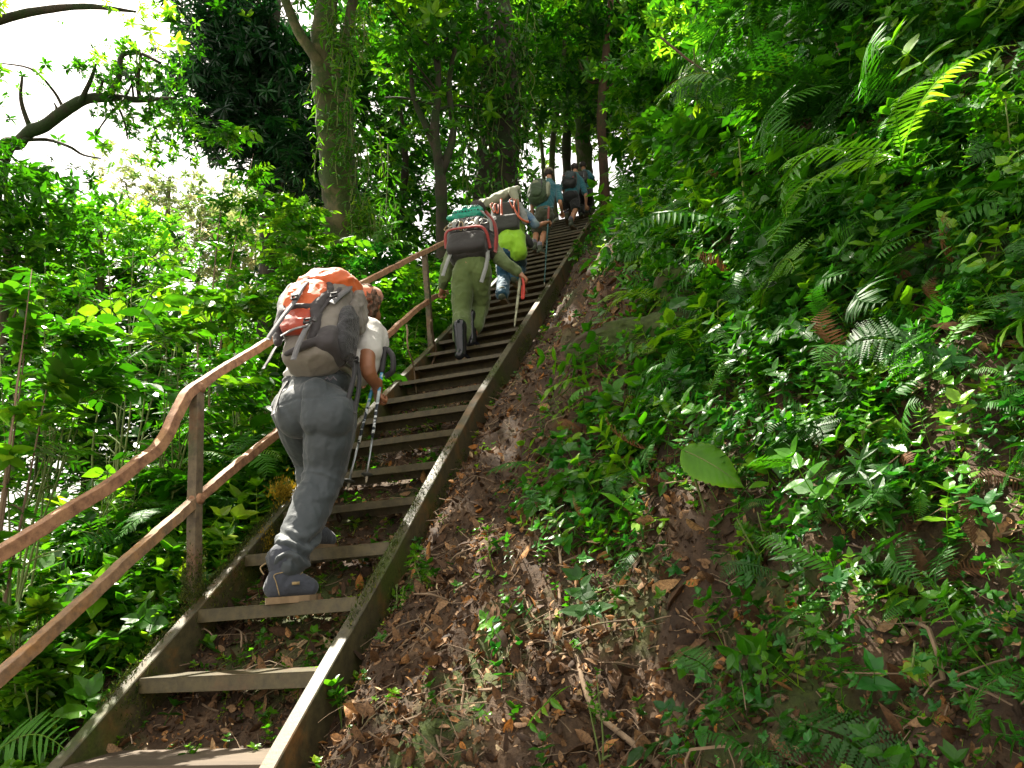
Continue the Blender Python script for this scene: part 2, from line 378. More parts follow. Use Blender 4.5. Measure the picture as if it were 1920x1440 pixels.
# ================================================================== SETTING: hillside
def axis(lo, a, b, hi, st, gr):
    m = list(np.arange(a, b, st)); s = st; x = b
    while x < hi: m.append(x); s *= gr; x += s
    m.append(hi); s = st; x = a-st; l = []
    while x > lo: l.append(x); s *= gr; x -= s
    l.append(lo); return np.array(l[::-1]+m)
gx = axis(-70, -1.8, 3.6, 40, .028, 1.06); gy = axis(-7, -1.6, 5.2, 75, .028, 1.05)
X, Y = np.meshgrid(gx, gy, indexing='ij'); Z = H(X, Y)
nx, ny = X.shape; idx = np.arange(nx*ny).reshape(nx, ny)
quad = np.stack([idx[:-1, :-1], idx[1:, :-1], idx[1:, 1:], idx[:-1, 1:]], -1).reshape(-1, 4)
tag(mesh('hillside', np.stack([X, Y, Z], -1).reshape(-1, 3), quad, M['soil']), kind='structure')

# ================================================================== STAIRWAY
stair = empty('stairway', (0, 0, 0))
tag(stair, 'long steep flight of narrow olive painted metal treads with a rusty handrail', 'stairway')
def stringer(x0, x1, m, ang=0):
    V = []; ns = list(np.linspace(-3, 7, 60))+list(np.linspace(7.2, 36, 130))
    bx = .004
    for n in ns:
        y, z = node(n) if n >= 0 else (n*S1*math.cos(A1), n*S1*math.sin(A1))
        a = A1 if n <= 7 else A2
        z += .004
        wob = .006*float(vnoise(np.array([n*.4, x0*9, 2.])))
        dy, dz = math.sin(a), -math.cos(a)
        for x, d in ((x0+bx, 0), (x1-bx, 0), (x1, bx), (x1, .205), (x0, .205), (x0, bx)):
            V.append((x+wob, y+dy*d, z+dz*d))
    m_ = 6; n = len(ns); V = np.array(V); T = []
    for i in range(n-1):
        for j in range(m_):
            k = (j+1) % m_; T += [(i*m_+j, i*m_+m_+k, i*m_+k), (i*m_+j, i*m_+m_+j, i*m_+m_+k)]
    for c in (0, (n-1)*m_): T += [(c, c+1, c+2), (c, c+2, c+3), (c, c+3, c+4), (c, c+4, c+5)]
    return mesh('stringer', V, T, m, stair, smooth=False)
stringer(.402, .462, M['string']); stringer(-.462, -.402, M['string'])
for n in range(-1, 36):
    y, z = node(n) if n >= 0 else (n*S1*math.cos(A1), n*S1*math.sin(A1))
    r = random.Random(n+50); wob = lambda: r.uniform(-.004, .004)
    z += wob(); t1, t2 = wob(), wob()
    dep = .165; parts = []
    if n <= 0:
        dep = .235; parts = [box(0, y+dep/2, z-.02, .796, dep, .04)]; mt = M['plank']
    else:
        h = .052 if n <= 3 else .036 if n <= 8 else .026
        parts = [box(0, y+dep/2, z-.0025, .796, dep, .005), box(0, y+.0025-.001, z-.005-h/2, .796, .005, h), box(0, y+dep-.004, z-.005-.0275, .796, .005, .055)]; mt = M['tread']
    V, T = join(parts); V[:, 2] += np.where(V[:, 0] < 0, t1, t2)
    o = mesh('tread', V, T, mt, stair, smooth=False)
    bv = o.modifiers.new('b', 'BEVEL'); bv.width = .0015; bv.segments = 1
# handrail on the far side
RX = -.475
def rp(L): return np.array([at_x(a, b, RX) for a, b in L])
def dent(P, n=150, amp=.0045):
    Q = smoothpath(P, n); Q = Q+amp*np.stack([vnoise(Q*7, 1), vnoise(Q*7, 2), vnoise(Q*7, 3)], 1)+amp*.35*np.stack([vnoise(Q*40, 4), vnoise(Q*40, 5), vnoise(Q*40, 6)], 1); return Q
top = rp([(-420, 1262), (-60, 1072), (0, 1038), (130, 958), (215, 903), (262, 866), (292, 842), (312, 812), (330, 775), (352, 738), (385, 714)])
top2 = rp([(380, 716), (525, 628), (678, 532), (838, 452)])
mid = rp([(-420, 1560), (-60, 1322), (0, 1270), (180, 1105), (372, 934)]); mid2 = rp([(374, 931), (450, 868), (525, 806), (720, 634), (800, 566), (838, 548)])
for nm, P, w, mt in (('top_rail', top, .048, M['rust']), ('top_rail', top2, .044, M['rust']), ('middle_rail', mid, .046, M['rustg']), ('middle_rail', mid2, .043, M['rust'])):
    V, T = sqtube(dent(P), w, w, (1, 0, 0), .12); mesh(nm, V, T, mt, stair, smooth=False)
p1 = rp([(369, 735), (368, 840), (366, 950), (364, 1125)]); p1[:, 0] -= .002
p2 = rp([(796, 478), (800, 530), (804, 580), (809, 660)])
def angle_iron(P, w):
    P = smoothpath(P, 24); a, b = [], []
    return join([sqtube(P+[0, -.004, 0], w, .006, (1, 0, 0)), sqtube(P+[w/2-.003, w/2, 0], .006, w, (1, 0, 0))])
V, T = sqtube(dent(p1, 60, .003), .050, .050, (1, 0, 0), .12); mesh('post', V, T, M['postg'], stair, smooth=False)
for q_, nm in ((rp([(371, 728)])[0], 'weld'), (rp([(368, 936)])[0], 'weld')):
    V, T = sell(q_, (.036, .036, .030), None, .8, 20, 14); V = V+fbm(V*60, 3, 2)[:, None]*.004; mesh(nm, V, T, M['rust'], stair)
V, T = sqtube(smoothpath(p2, 30), .050, .050, (1, 0, 0)); mesh('post', V, T, M['postg'], stair)

# ================================================================== PEOPLE
def hand(w, d, n, curl=.9, s=1., thumb=1):
    """palm, five fingers closing towards n; thumb=+1/-1 picks the side"""
    w = np.asarray(w, float); d = nrm(d); n = nrm(np.asarray(n)-d*(np.asarray(n)@d)); sd = np.cross(d, n)
    R = np.stack([sd, d, n], 1); out = [sell(w+d*.045*s, (.040*s, .052*s, .016*s), R, .8, 16, 12), limb([w-d*.03*s, w+d*.02*s], [.026*s, .028*s], seg=10)]
    for i, (L, a0) in enumerate(((.070, .0), (.080, -.06), (.076, .04), (.060, .1))):
        p = w+d*(.085-.004*abs(i-1.4))*s+sd*(i-1.5)*.0205*s*thumb; P = [p]; a = 0
        for k, f in enumerate((.45, .32, .23)):
            a += curl*(1.0, 1.05, .7)[k]+a0; p = p+(d*math.cos(a)+n*math.sin(a))*L*f*s; P.append(p)
        out.append(limb(P, np.array([.0095, .009, .0085, .0075])*s, 8, 8))
    p = w+d*.025*s-sd*.034*s*thumb; q = p+(d*.6-sd*.55*thumb+n*.4)*.034*s; r = q+(d*.65+n*.65+sd*.15*thumb)*.032*s
    out.append(limb([p, q, r], np.array([.013, .011, .009])*s, 8, 8)); return out
def head(c, fwd, up, s=1.):
    f = nrm(fwd); u = nrm(np.asarray(up)-f*(np.asarray(up)@f)); r = np.cross(f, u); R = np.stack([r, f, u], 1); c = np.asarray(c, float)
    g = lambda a, b, d: c+R@np.array([a, b, d])*s
    return [sell(g(0, -.01, .02), (.075*s, .095*s, .095*s), R, 1, 24, 18), sell(g(0, .03, -.055), (.055*s, .06*s, .055*s), R, .9, 18, 12),
            limb([g(0, .085, .005), g(0, .108, -.025)], [.010*s, .015*s], 5, 8), limb([g(-.03, .082, .022), g(.03, .082, .022)], [.014*s, .014*s], 5, 8),
            sell(g(.076, -.005, -.01), (.010*s, .020*s, .032*s), R, 1, 10, 8), sell(g(-.076, -.005, -.01), (.010*s, .020*s, .032*s), R, 1, 10, 8),
            limb([g(-.02, .083, -.055), g(.02, .083, -.055)], [.009*s, .009*s], 5, 8), sell(g(0, .075, -.09), (.022*s, .020*s, .018*s), R, 1, 10, 8)], R
def boot(an, heel, toe, h, wd=.05, sole=.02):
    """ankle top, heel and toe points on the ground"""
    an, heel, toe = (np.asarray(v, float) for v in (an, heel, toe)); u = np.array([0, 0, 1.])
    m = heel*.45+toe*.55
    return [limb([an+u*h*.25, an, heel*.8+toe*.2+u*.065], [wd*.95, wd*.95, wd*.95], 8), limb([heel+u*.05+nrm(toe-heel)*.03, m+u*.058, toe+u*.040-nrm(toe-heel)*.03], [wd*.88, wd*.92, wd*.74], 10),
            limb([an*.6+m*.4+u*.02, m+u*.05], [wd*.85, wd*.8], 6)]
def soleof(heel, toe, wd=.052, th=.026):
    heel = np.asarray(heel, float); toe = np.asarray(toe, float); f = nrm(toe-heel); s = nrm(np.cross(f, [0, 0, 1])); u = np.cross(s, f); L = np.linalg.norm(toe-heel)
    V = []; T = []; prof = [(-.01, .55), (.02, .85), (.25, .92), (.42, .78), (.62, 1.0), (.82, .95), (.95, .62), (1.0, .25)]
    for t, w in prof:
        for z in (0, th):
            for sg in (-1, 1): V.append(heel+f*L*t+s*sg*wd*w+u*z)
    n = len(prof)
    for i in range(n-1):
        a = i*4; b = a+4
        for p, q in ((0, 1), (1, 3), (3, 2), (2, 0)): T += [(a+p, a+q, b+q), (a+p, b+q, b+p)]
    T += [(0, 2, 3), (0, 3, 1), ((n-1)*4, (n-1)*4+1, (n-1)*4+3), ((n-1)*4, (n-1)*4+3, (n-1)*4+2)]
    return np.array(V), np.array(T)
def cutplane(o, p, n):
    """trim a cloth shell open at plane p,n (keeps the side n points to)"""
    import bmesh
    bm = bmesh.new(); bm.from_mesh(o.data); q = Vector(p)-o.location if o.parent is None else Vector(p)-o.parent.location
    bmesh.ops.bisect_plane(bm, geom=bm.verts[:]+bm.edges[:]+bm.faces[:], plane_co=q, plane_no=Vector(n), clear_inner=True); bm.to_mesh(o.data); bm.free()

# ---------------------------------------------------------------- person on the third tread, seen largest
skin1 = skinmat('skin_brown', (.30, .125, .060)); skin2 = skinmat('skin_tan', (.42, .20, .11))
def p(x, y, Y): return at_y(x, y, Y)
ty, tz = node(2); uy, uz = node(3)
P1 = empty('person', (0, ty, tz))
tag(P1, 'hiker in grey trousers and white t-shirt under a big orange and grey rucksack', 'person', 'hikers climbing the stairway in single file')
pel = p(592, 758, .86); waist = p(598, 690, .93); chest = p(640, 625, 1.13); neck = p(672, 594, 1.27); hd = p(689, 573, 1.33)
rhip = p(625, 775, .82); rknee = p(606, 893, .86); rank = p(540, 1062, .66)
lhip = p(553, 768, .86); lknee = p(585, 868, 1.10); lank = p(590, 985, 1.06)
rsh = p(694, 622, 1.17); relb = p(688, 686, 1.00); rwr = p(708, 726, 1.10)
lsh = p(615, 628, 1.25); lelb = p(622, 690, 1.42); lwr = p(655, 700, 1.52)
gripd = nrm(p(725, 655, 1.12)-p(700, 735, 1.12))
hp, HR = head(hd, (0.1, 1, .15), (0, -.15, 1), 1.0)
body = [limb([pel, waist, chest, neck], [.13, .105, .12, .055]), limb([neck-[0, .03, .05], hd-[0, .02, .03]], [.055, .052], seg=12)]+hp
body += [limb([lsh, chest, rsh], [.055, .09, .055]), limb([rsh, relb, rwr], [.052, .044, .027]), limb([lsh, lelb, lwr], [.052, .040, .027])]
body += [limb([rhip, rknee, rank], [.085, .055, .035]), limb([lhip, lknee, lank], [.085, .055, .035])]
body += hand(rwr, p(707, 748, 1.14)-rwr, np.array([.6, .7, 0]), 1.25, 1.0, -1)+hand(lwr, (.5, .5, -.2), (0, 0, -1), .8, 1., 1)
me1 = blob('body', body, .0055, skin1, P1, 4)
cr0 = p(580, 838, .80); crx, crz = cr0[0], cr0[2]
def folds(P):
    k = ridges(P, 9, 3, (1, 1, .55)); z = P[:, 2]
    bun = np.exp(-((z-(tz+.21))/.09)**2)
    kn = np.exp(-((z-(tz+.52))/.14)**2)
    x = P[:, 0]; up_ = sst(crz-.02, crz+.06, z); back_ = P[:, 1] < pel[1]+.02; gr = -.006*np.exp(-((x-crx-.12*(z-crz))/.007)**2)*up_*back_-.004*np.exp(-((z-crz-.215+.25*np.abs(x-crx)-1.2*(x-crx)**2)/.006)**2)*back_
    return gr+.0045*k*(1-.5*up_)+.002*ridges(P, 22, 12, (1, 1, .6))+.020*bun*(np.sin(z*95+5*vnoise(P*9, 4))*.6+ridges(P, 14, 5)*.7)+.011*kn*ridges(P, 11, 8, (.6, .6, 1.6))+.002*fbm(P*30, 2, 2)
tr = cloth('trousers_grey', (.050, .066, .075), (.038, .051, .058), .62, 320, .3, 26)
cr0 = p(580, 838, .80); crx, crz = cr0[0], cr0[2]
leg = [limb([rhip+[0, -.01, 0], rhip*.55+rknee*.45, rknee, rknee*.5+rank*.5, rank+[0, 0, .02]], [.122, .122, .100, .092, .084], 26),
       limb([lhip, lhip*.5+lknee*.5, lknee, lknee*.45+lank*.55, lank+[0, 0, .05]], [.118, .112, .090, .082, .070], 26),
       sell(p(590, 765, .83), (.178, .150, .125), None, .85), sell(p(622, 782, .785), (.112, .112, .125), None, 1), sell(p(560, 776, .80), (.112, .112, .125), None, 1), limb([p(592, 790, .74), p(592, 740, .75)], [.075, .085]),
       limb([p(592, 758, .86), p(594, 712, .92)], [.150, .140]), sell(p(594, 722, .90), (.178, .125, .075), None, .85)]
TR = blob('trousers', leg, .0065, tr, P1, 4, folds); 
wb = cloth('waistband', (.060, .068, .074), None, .7); 
BW = blob('waistband', [sell(p(594, 712, .905), (.180, .128, .030), None, .85)], .007, wb, P1, 3)
lg = cloth('logo_grey', (.16, .14, .17), None, .5); lgp = [p(620+dx, 713+dy, .772) for dx, dy in ((-12, 1), (-6, -6), (-1, 1), (5, -7), (11, 0))]
V, T = join([obox(lgp[i], lgp[i+1], .004, .006, (0, 1, 0)) for i in range(4)]); mesh('logo', V, T, lg, P1)
white = cloth('tshirt_white', (.72, .70, .66), (.62, .61, .57), .85, 240, .35, 16)
sh = [limb([p(594, 706, .91), waist, chest*.97+waist*.03, neck-[0, .03, .05]], [.150, .155, .162, .075], 20), limb([lsh, chest+[0, 0, .01], rsh], [.078, .12, .080]),
      limb([rsh, rsh*.42+relb*.58], [.078, .078], 8), limb([lsh, lsh*.45+lelb*.55], [.078, .072], 8), sell(p(596, 699, .905), (.182, .138, .030), None, .9), limb([rsh, p(700, 640, 1.22), p(672, 690, 1.05)], [.07, .09, .10], 10)]
TS = blob('tshirt', sh, .0075, white, P1, 5, lambda P: .006*ridges(P, 8, 31, (1, 1, .7))+.002*fbm(P*26, 2, 7))
hairm = NG('curly_hair'); hn = hairm.noise(60, 4); hairm.set(Base_Color=hairm.ramp(hn, [(.3, (.035, .022, .014)), (.7, (.20, .13, .085))]), Roughness=.8); hairm.bump(hn, 1, .01)
HRb = blob('hair', [sell(hd+HR@np.array([0, -.03, .015]), (.092, .088, .100), HR, 1), sell(hd+HR@np.array([0, -.06, -.045]), (.080, .055, .055), HR, 1)], .006, hairm.m, P1, 1, lambda P: .016*fbm(P*45, 3, 3))
hat = cloth('headscarf_orange', (.62, .30, .18), (.60, .16, .06)); 
blob('headscarf', [sell(hd+HR@np.array([0, .0, .052]), (.093, .108, .070), HR, 1)], .006, hat, P1, 2, lambda P: .004*ridges(P, 14, 2))
bootm = cloth('boot_suede', (.058, .068, .092), (.035, .042, .058), .8, 200, .3, 40); solem = plastic('boot_sole', (.22, .15, .08), .8); tanm = cloth('boot_trim', (.42, .30, .13), None, .7)
bh = p(502, 1131, .60); bt = p(592, 1124, .72); bh[2] = bt[2] = tz
lh_ = np.array([p(577, 1025, .98)[0], .93, uz]); lt_ = np.array([p(595, 1022, 1.1)[0]+.04, 1.17, uz])
for an, a, b, nm in ((rank, bh, bt, 0), (lank, lh_, lt_, 1)):
    an = np.array([(a[0]*.72+b[0]*.28), (a[1]*.72+b[1]*.28), a[2]+.125])
    f = nrm(b-a)
    bo = blob('boot', boot(an, a+[0, 0, .02], b+[0, 0, .02], .10, .058), .005, bootm, P1, 3, lambda P: .0018*fbm(P*40, 3, 5))
    mesh('sole', *soleof(a-f*.008, b+f*.008, .056, .028), solem, bo if False else P1, False)
    sd = nrm(np.cross(f, [0, 0, 1]))
    # lace loops, pull tab and side tag
    mm = a*.45+b*.55
    V, T = join([tube(smoothpath([mm+f*.02*k+sd*.030+[0, 0, .125-.012*k], mm+f*(.02*k+.012)+[0, 0, .14-.014*k], mm+f*.02*k-sd*.030+[0, 0, .125-.012*k]], 8), .0035, 6) for k in range(-1, 4)]
                ); mesh('laces', V, T, tanm, P1); V, T = tube(smoothpath([a+[0, 0, .125]-f*.018, a+[0, 0, .155]-f*.034, a+[0, 0, .175]-f*.012], 10), .0035, 6); mesh('pull_tab', V, T, tanm, P1)
    if nm == 0:
        c = an+sd*.060+f*.055+np.array([0, 0, -.045]); V, T = obox(c-f*.016, c+f*.016, .006, .012); mesh('boot_tag', V, T, tanm, P1)
        V, T = tube(smoothpath([a+f*.045+sd*.052+[0, 0, .035], a+f*.03+sd*.057+[0, 0, .09], a+f*.022+sd*.055+[0, 0, .12], a+f*.06+sd*.056+[0, 0, .13]], 16), .0022, 6); mesh('seam', V, T, tanm, P1)
        blob('collar', [limb([an+[0, 0, .045], an+[0, 0, .075]], [.062, .062])], .005, bootm, P1, 2, lambda P: .003*fbm(P*30, 2, 9))

# ---------------------------------------------------------------- the big orange and grey pack
def packframe(pb, pt, yaw=0.):
    u = nrm(np.asarray(pt)-np.asarray(pb)); w = np.array([math.cos(yaw), math.sin(yaw), 0]); w = nrm(w-u*(w@u)); b = np.cross(w, u)
    R = np.stack([w, b, u], 1); return R, (lambda a, bb, c: np.asarray(pb)+R@np.array([a, bb, c]))
def puff(sc=10, a=.006, s=0): return lambda P: a*ridges(P, sc, s)+a*.35*fbm(P*28, 2, s+3)
pb = p(592, 690, .78); pt = p(630, 540, 1.06)
R, g = packframe(pb, pt, .12); L = float(np.linalg.norm(pt-pb)); print('pack L', L)
BP = empty('backpack', g(0, .05, 0)); tag(BP, 'large grey rucksack with orange lid and orange rear pocket on the white-shirted hiker', 'backpack', 'rucksacks carried up the stairway')
beige = cloth('pack_grey', (.25, .225, .185), (.19, .17, .145), .7, 300, .4, 14); dgrey = cloth('pack_dark_grey', (.050, .043, .046), None, .7, 300, .4, 14)
orange = cloth('pack_orange', (.80, .17, .028), (.70, .12, .02), .55, 300, .5, 12); redo = cloth('pack_red_orange', (.55, .06, .015), None, .55)
strapm = cloth('strap_grey', (.15, .15, .155), (.11, .11, .115), .7, 500); black = cloth('nylon_black', (.022, .022, .024), None, .6, 300); meshm = cloth('mesh_pocket', (.035, .037, .042), (.02, .02, .024), .6, 150, .9, 60)
blob('main_bag', [sell(g(0, .06, .27), (.155, .115, .22), R, .5), sell(g(-.005, .05, .05), (.143, .105, .105), R, .65), sell(g(0, .06, .40), (.158, .12, .13), R, .7)], .008, beige, BP, 4, puff(7, .010, 1))
blob('base_panel', [sell(g(.105, .075, .055), (.058, .100, .080), R, .55), limb([g(.14, .12, .10), g(.04, .165, .0), g(-.08, .150, -.035)], [.020, .022, .016])], .007, dgrey, BP, 3, puff(10, .004, 2))
blob('lid', [sell(g(.015, .055, .50), (.165, .150, .095), R, .75), sell(g(.03, .03, .545), (.125, .11, .075), R, .9), sell(g(-.02, .13, .465), (.13, .085, .06), R, .8)], .007, orange, BP, 3, puff(9, .016, 5))
blob('rear_pocket', [sell(g(-.045, .185, .345), (.118, .048, .118), R, .7), sell(g(-.05, .18, .26), (.09, .04, .08), R, .7)], .006, orange, BP, 3, puff(13, .010, 7))
blob('lower_pocket', [sell(g(-.055, .185, .155), (.075, .036, .085), R, .65)], .006, redo, BP, 3, puff(13, .006, 8))
fr = []
for s in (-1, 1): fr.append(limb([g(-.05+s*.105, .165, .47), g(-.05+s*.118, .172, .36), g(-.05+s*.088, .188, .235), g(-.05+s*.10, .170, .13), g(-.05+s*.085, .165, .04)], [.022, .030, .034, .026, .02]))
fr.append(limb([g(-.15, .185, .228), g(-.05, .222, .222), g(.05, .19, .228)], [.016, .016, .016])); fr.append(limb([g(-.15, .16, .455), g(-.05, .205, .45), g(.06, .17, .46)], [.014, .016, .014]))
blob('pocket_frame', fr, .006, dgrey, BP, 3, puff(13, .004, 9))
blob('side_pocket', [sell(g(.165, .055, .16), (.040, .095, .165), R, .75)], .006, meshm, BP, 3, puff(11, .009, 11))
blob('side_panel', [sell(g(.165, .0, .38), (.035, .085, .14), R, .7)], .007, beige, BP, 3, puff(15, .012, 12))
def strap(nm, L_, w, N, mt, par, th=.004): return mesh(nm, *ribbon(L_, w, N, th), mt, par)
bk = R@np.array([0, 1, 0]); sdv = R@np.array([1, 0, 0])
strap('strap', [g(-.035, .20, .47), g(-.035, .245, .35), g(-.045, .255, .23), g(-.07, .262, .14), g(-.115, .26, .0), g(-.125, .255, -.035)], .026, bk, strapm, BP)
strap('strap', [g(.13, .10, .52), g(.155, .13, .43), g(.14, .165, .34), g(.115, .19, .25)], .030, bk+.5*sdv, strapm, BP)
strap('strap', [g(.10, .13, .47), g(.12, .165, .38), g(.075, .19, .24), g(.05, .20, .12)], .022, bk+.4*sdv, dgrey, BP)
strap('strap', [g(.03, .20, .11), g(.035, .225, .04), g(.02, .225, -.06), g(.005, .21, -.15)], .028, bk, strapm, BP)
strap('strap', [g(.035, .225, .06), g(-.02, .24, .03), g(-.08, .235, .0)], .024, bk+.5*np.array([0, 0, 1]), strapm, BP)
strap('strap', [g(-.155, .06, .20), g(-.19, .09, .1), g(-.20, .10, .0), g(-.215, .10, -.06)], .026, bk-.4*sdv, black, BP)
strap('strap', [g(-.155, -.05, .02), g(-.185, -.04, -.10), g(-.175, -.02, -.26)], .022, bk-.4*sdv, black, BP)
hb = p(664, 680, .86)
strap('hip_belt', [g(.165, .02, .02), hb, p(668, 672, .98)], .055, sdv+.4*bk, dgrey, BP, .012)
strap('strap', [hb+[.01, -.02, 0], p(664, 705, .82), p(652, 752, .78)], .024, bk+.6*sdv, black, BP)
strap('strap', [hb+[.015, 0, 0], p(674, 715, .86), p(665, 775, .80)], .022, bk+.8*sdv, black, BP)
for q in (g(-.05, .262, .235), g(.115, .19, .30), g(.035, .232, .075), hb+[.012, -.015, 0], g(-.17, .085, .17)):
    V, T = join([box(q[0], q[1], q[2], .034, .010, .008, R), box(*(q+R@np.array([0, .004, .022])), .034, .010, .008, R), box(*(q+R@np.array([.015, 0, .011])), .006, .010, .028, R), box(*(q+R@np.array([-.015, 0, .011])), .006, .010, .028, R)]); mesh('buckle', V, T, black, BP, False)
strap('shoulder_strap', [g(.10, -.05, .47), rsh+[-.03, .0, .10], rsh+[.0, .10, .03], p(690, 650, 1.30)], .05, (.3, -.3, 1), dgrey, BP, .012)

# ---------------------------------------------------------------- trekking poles
def pole(label, a, b, mats, grp, gripl=.13, basket=True, r=.0075, grip=True, strapd=None):
    a = np.asarray(a, float); b = np.asarray(b, float); e = empty('trekking_pole', b); tag(e, label, 'trekking pole', grp); L = np.linalg.norm(b-a); t = (b-a)/L
    if grip: mesh('grip', *limb([a, a+t*gripl*.5, a+t*gripl], [.017, .014, .015], 8, 12), mats[0], e)
    s = [a+t*gripl, a+t*(L*.42), a+t*(L*.68), b-t*.03]
    mesh('shaft', *tube([s[0], s[1]], r*1.25, 10), mats[1], e); mesh('shaft', *tube([s[1], s[2]], r*1.1, 10), mats[2], e); mesh('shaft', *tube([s[2], s[3]], r*.8, 10), mats[3], e)
    mesh('tip', *tube([b-t*.035, b-t*.012, b], [.008, .006, .002], 8), mats[4], e)
    if basket: mesh('basket', *tube([b-t*.052, b-t*.047, b-t*.044, b-t*.035], [.012, .030, .030, .012], 20), mats[5], e)
    return e
blk = plastic('foam_black', (.03, .03, .033), .7); alu = plastic('aluminium', (.42, .45, .48), .3, .9); horn = plastic('pole_tip', (.32, .28, .2), .5); bas = plastic('basket_dark', (.045, .05, .045), .5)
def bandmat(name, a, b, sc):
    g_ = NG(name); w = g_.noise(sc, 2, .5, stretch=(.3, .3, 1)); g_.set(Base_Color=g_.ramp(w, [(.50, a), (.54, b)]), Roughness=.35); return g_.m
wht = bandmat('pole_white_black', (.75, .8, .82), (.02, .03, .04), 38); blu = bandmat('pole_blue', (.04, .26, .48), (.55, .66, .72), 20)
e1 = pole('trekking pole held by the white-shirted hiker, tip hanging further from the grey trousers', p(722, 655, 1.13), p(686, 906, 1.0), (blk, blu, wht, alu, horn, bas), 'trekking poles in one hand')
e2 = pole('trekking pole held by the white-shirted hiker, tip hanging closer to the grey trouser leg', p(714, 662, 1.15), p(651, 918, 1.0), (blk, blu, wht, alu, horn, bas), 'trekking poles in one hand')
mesh('wrist_strap', *ribbon([p(724, 652, 1.13), p(736, 668, 1.12), p(736, 695, 1.12), p(722, 706, 1.13)], .03, (.6, -.8, 0), .004, 18), black, e1)

# ---------------------------------------------------------------- the other hikers, farther up
def person(label, J, s, mats, base, opt):
    """J: joints; mats: skin, shirt, trousers, shoe, sole, hair"""
    e = empty('person', base); tag(e, label, 'person', 'hikers climbing the stairway in single file')
    j = {k: np.asarray(v, float) for k, v in J.items()}; vx = opt.get('vox', .010)
    hp_, HR_ = head(j['head'], opt.get('look', (0, 1, .1)), (0, -.1, 1), s)
    b_ = [limb([j['pel'], (j['pel']+j['chest'])/2, j['chest'], j['neck']], np.array([.12, .105, .115, .05])*s), limb([j['neck'], j['head']], [.05*s, .05*s])]+hp_
    for q in 'lr':
        b_ += [limb([j[q+'s'], j[q+'e'], j[q+'w']], np.array([.048, .040, .026])*s), limb([j[q+'h'], j[q+'k'], (j[q+'k']*.6+j[q+'a']*.4)+[0, -.015*s, 0], j[q+'a']], np.array([.078, .054, .056, .034])*s)]
        b_ += hand(j[q+'w'], j[q+'w']-j[q+'e'], opt.get('palm'+q, (0, .5, -1)), 1.1, s, 1 if q == 'l' else -1)
    b_.append(limb([j['ls'], j['chest'], j['rs']], np.array([.05, .08, .05])*s)); blob('body', b_, min(vx, .009), mats[0], e, 3)
    fd = lambda P: .012*ridges(P, 8, 3, (1, 1, .6))+.006*ridges(P, 17, 6)+.003*fbm(P*22, 2, 5)
    kl = opt.get('trouser', .95); tl = []
    for q in 'lr':
        hpj, k, a = j[q+'h'], j[q+'k'], j[q+'a']
        if kl > .6: ee = k+(a-k)*(kl-.5)*2; tl.append(limb([hpj, (hpj+k)/2, k, (k+ee)/2, ee], np.array([.105, .10, .084, .082, .082])*s, 20))
        else: ee = hpj+(k-hpj)*kl*2; tl.append(limb([hpj, (hpj+ee)/2, ee], np.array([.108, .105, .098])*s, 12))
    tl += [sell(j['pel'], (.16*s, .125*s, .12*s), None, .9)]; blob('trousers' if kl > .6 else 'shorts', tl, vx, mats[2], e, 3, fd)
    sl_ = opt.get('sleeve', .5); sp = [limb([j['pel']+(j['chest']-j['pel'])*opt.get('hem', .15), (j['pel']+j['chest'])/2, j['chest'], j['neck']], np.array([.155, .145, .15, .07])*s, 16), limb([j['ls'], j['chest'], j['rs']], np.array([.072, .11, .072])*s)]
    for q in 'lr':
        a, b, c = j[q+'s'], j[q+'e'], j[q+'w']
        sp.append(limb([a, b, b+(c-b)*(sl_-.5)*1.9], np.array([.072, .064, .05])*s) if sl_ > .6 else limb([a, a+(b-a)*sl_*2], np.array([.070, .064])*s))
    blob('shirt', sp, vx, mats[1], e, 3, fd)
    for q in 'lr':
        a = j[q+'a']; t = j[q+'t']; heel = a+np.array([0, 0, -.085*s])-(t-a)*[.18, .18, 0]; tt = t.copy()
        bl = [limb([a+[0, 0, opt.get('boot_h', .06)], a, a*.9+heel*.1+[0, 0, -.02*s]], np.array([opt.get('boot_r', .048), .046, .046])*s, 8), limb([heel+[0, 0, .045*s], (heel+tt)/2+[0, 0, .05*s], tt+[0, 0, .035*s]], np.array([.045, .047, .038])*s, 10)]
        blob('boot' if opt.get('boot_h', .06) > .08 else 'shoe', bl, min(vx, .008), mats[3], e, 3)
        mesh('sole', *soleof(heel, tt+nrm(tt-heel)*.03, .048*s, .024), mats[4], e, False)
        if 'sock' in opt: blob('sock', [limb([a+[0, 0, .03], a+[0, 0, .11*s]], [.046*s, .048*s])], .008, opt['sock'], e, 2)
    if opt.get('cap') is not None:
        blob('cap', [sell(j['head']+HR_@np.array([0, -.005, .05])*s, (.094*s, .108*s, .075*s), HR_, 1), sell(j['head']+HR_@np.array([0, .12, .04])*s, (.07*s, .07*s, .010*s), HR_, 1)], .008, opt['cap'], e, 2)
    blob('hair', [sell(j['head']+HR_@np.array([0, -.018, .02])*s, (.084*s, .098*s, .098*s), HR_, 1)], .008, mats[5], e, 1, lambda P: .004*fbm(P*40, 2, 1))
    return e, j
hair2 = plastic('hair_dark', (.03, .02, .015), .7); rubber = plastic('rubber_boot', (.012, .014, .018), .18); mudsole = plastic('muddy_sole', (.17, .125, .07), .9)
olive = cloth('shirt_olive', (.17, .235, .085), (.12, .18, .06)); olivet = cloth('trousers_olive', (.125, .185, .045), (.085, .135, .032), .8, 260, .4, 9)
y0, z0 = node(10); y1, z1 = node(11)
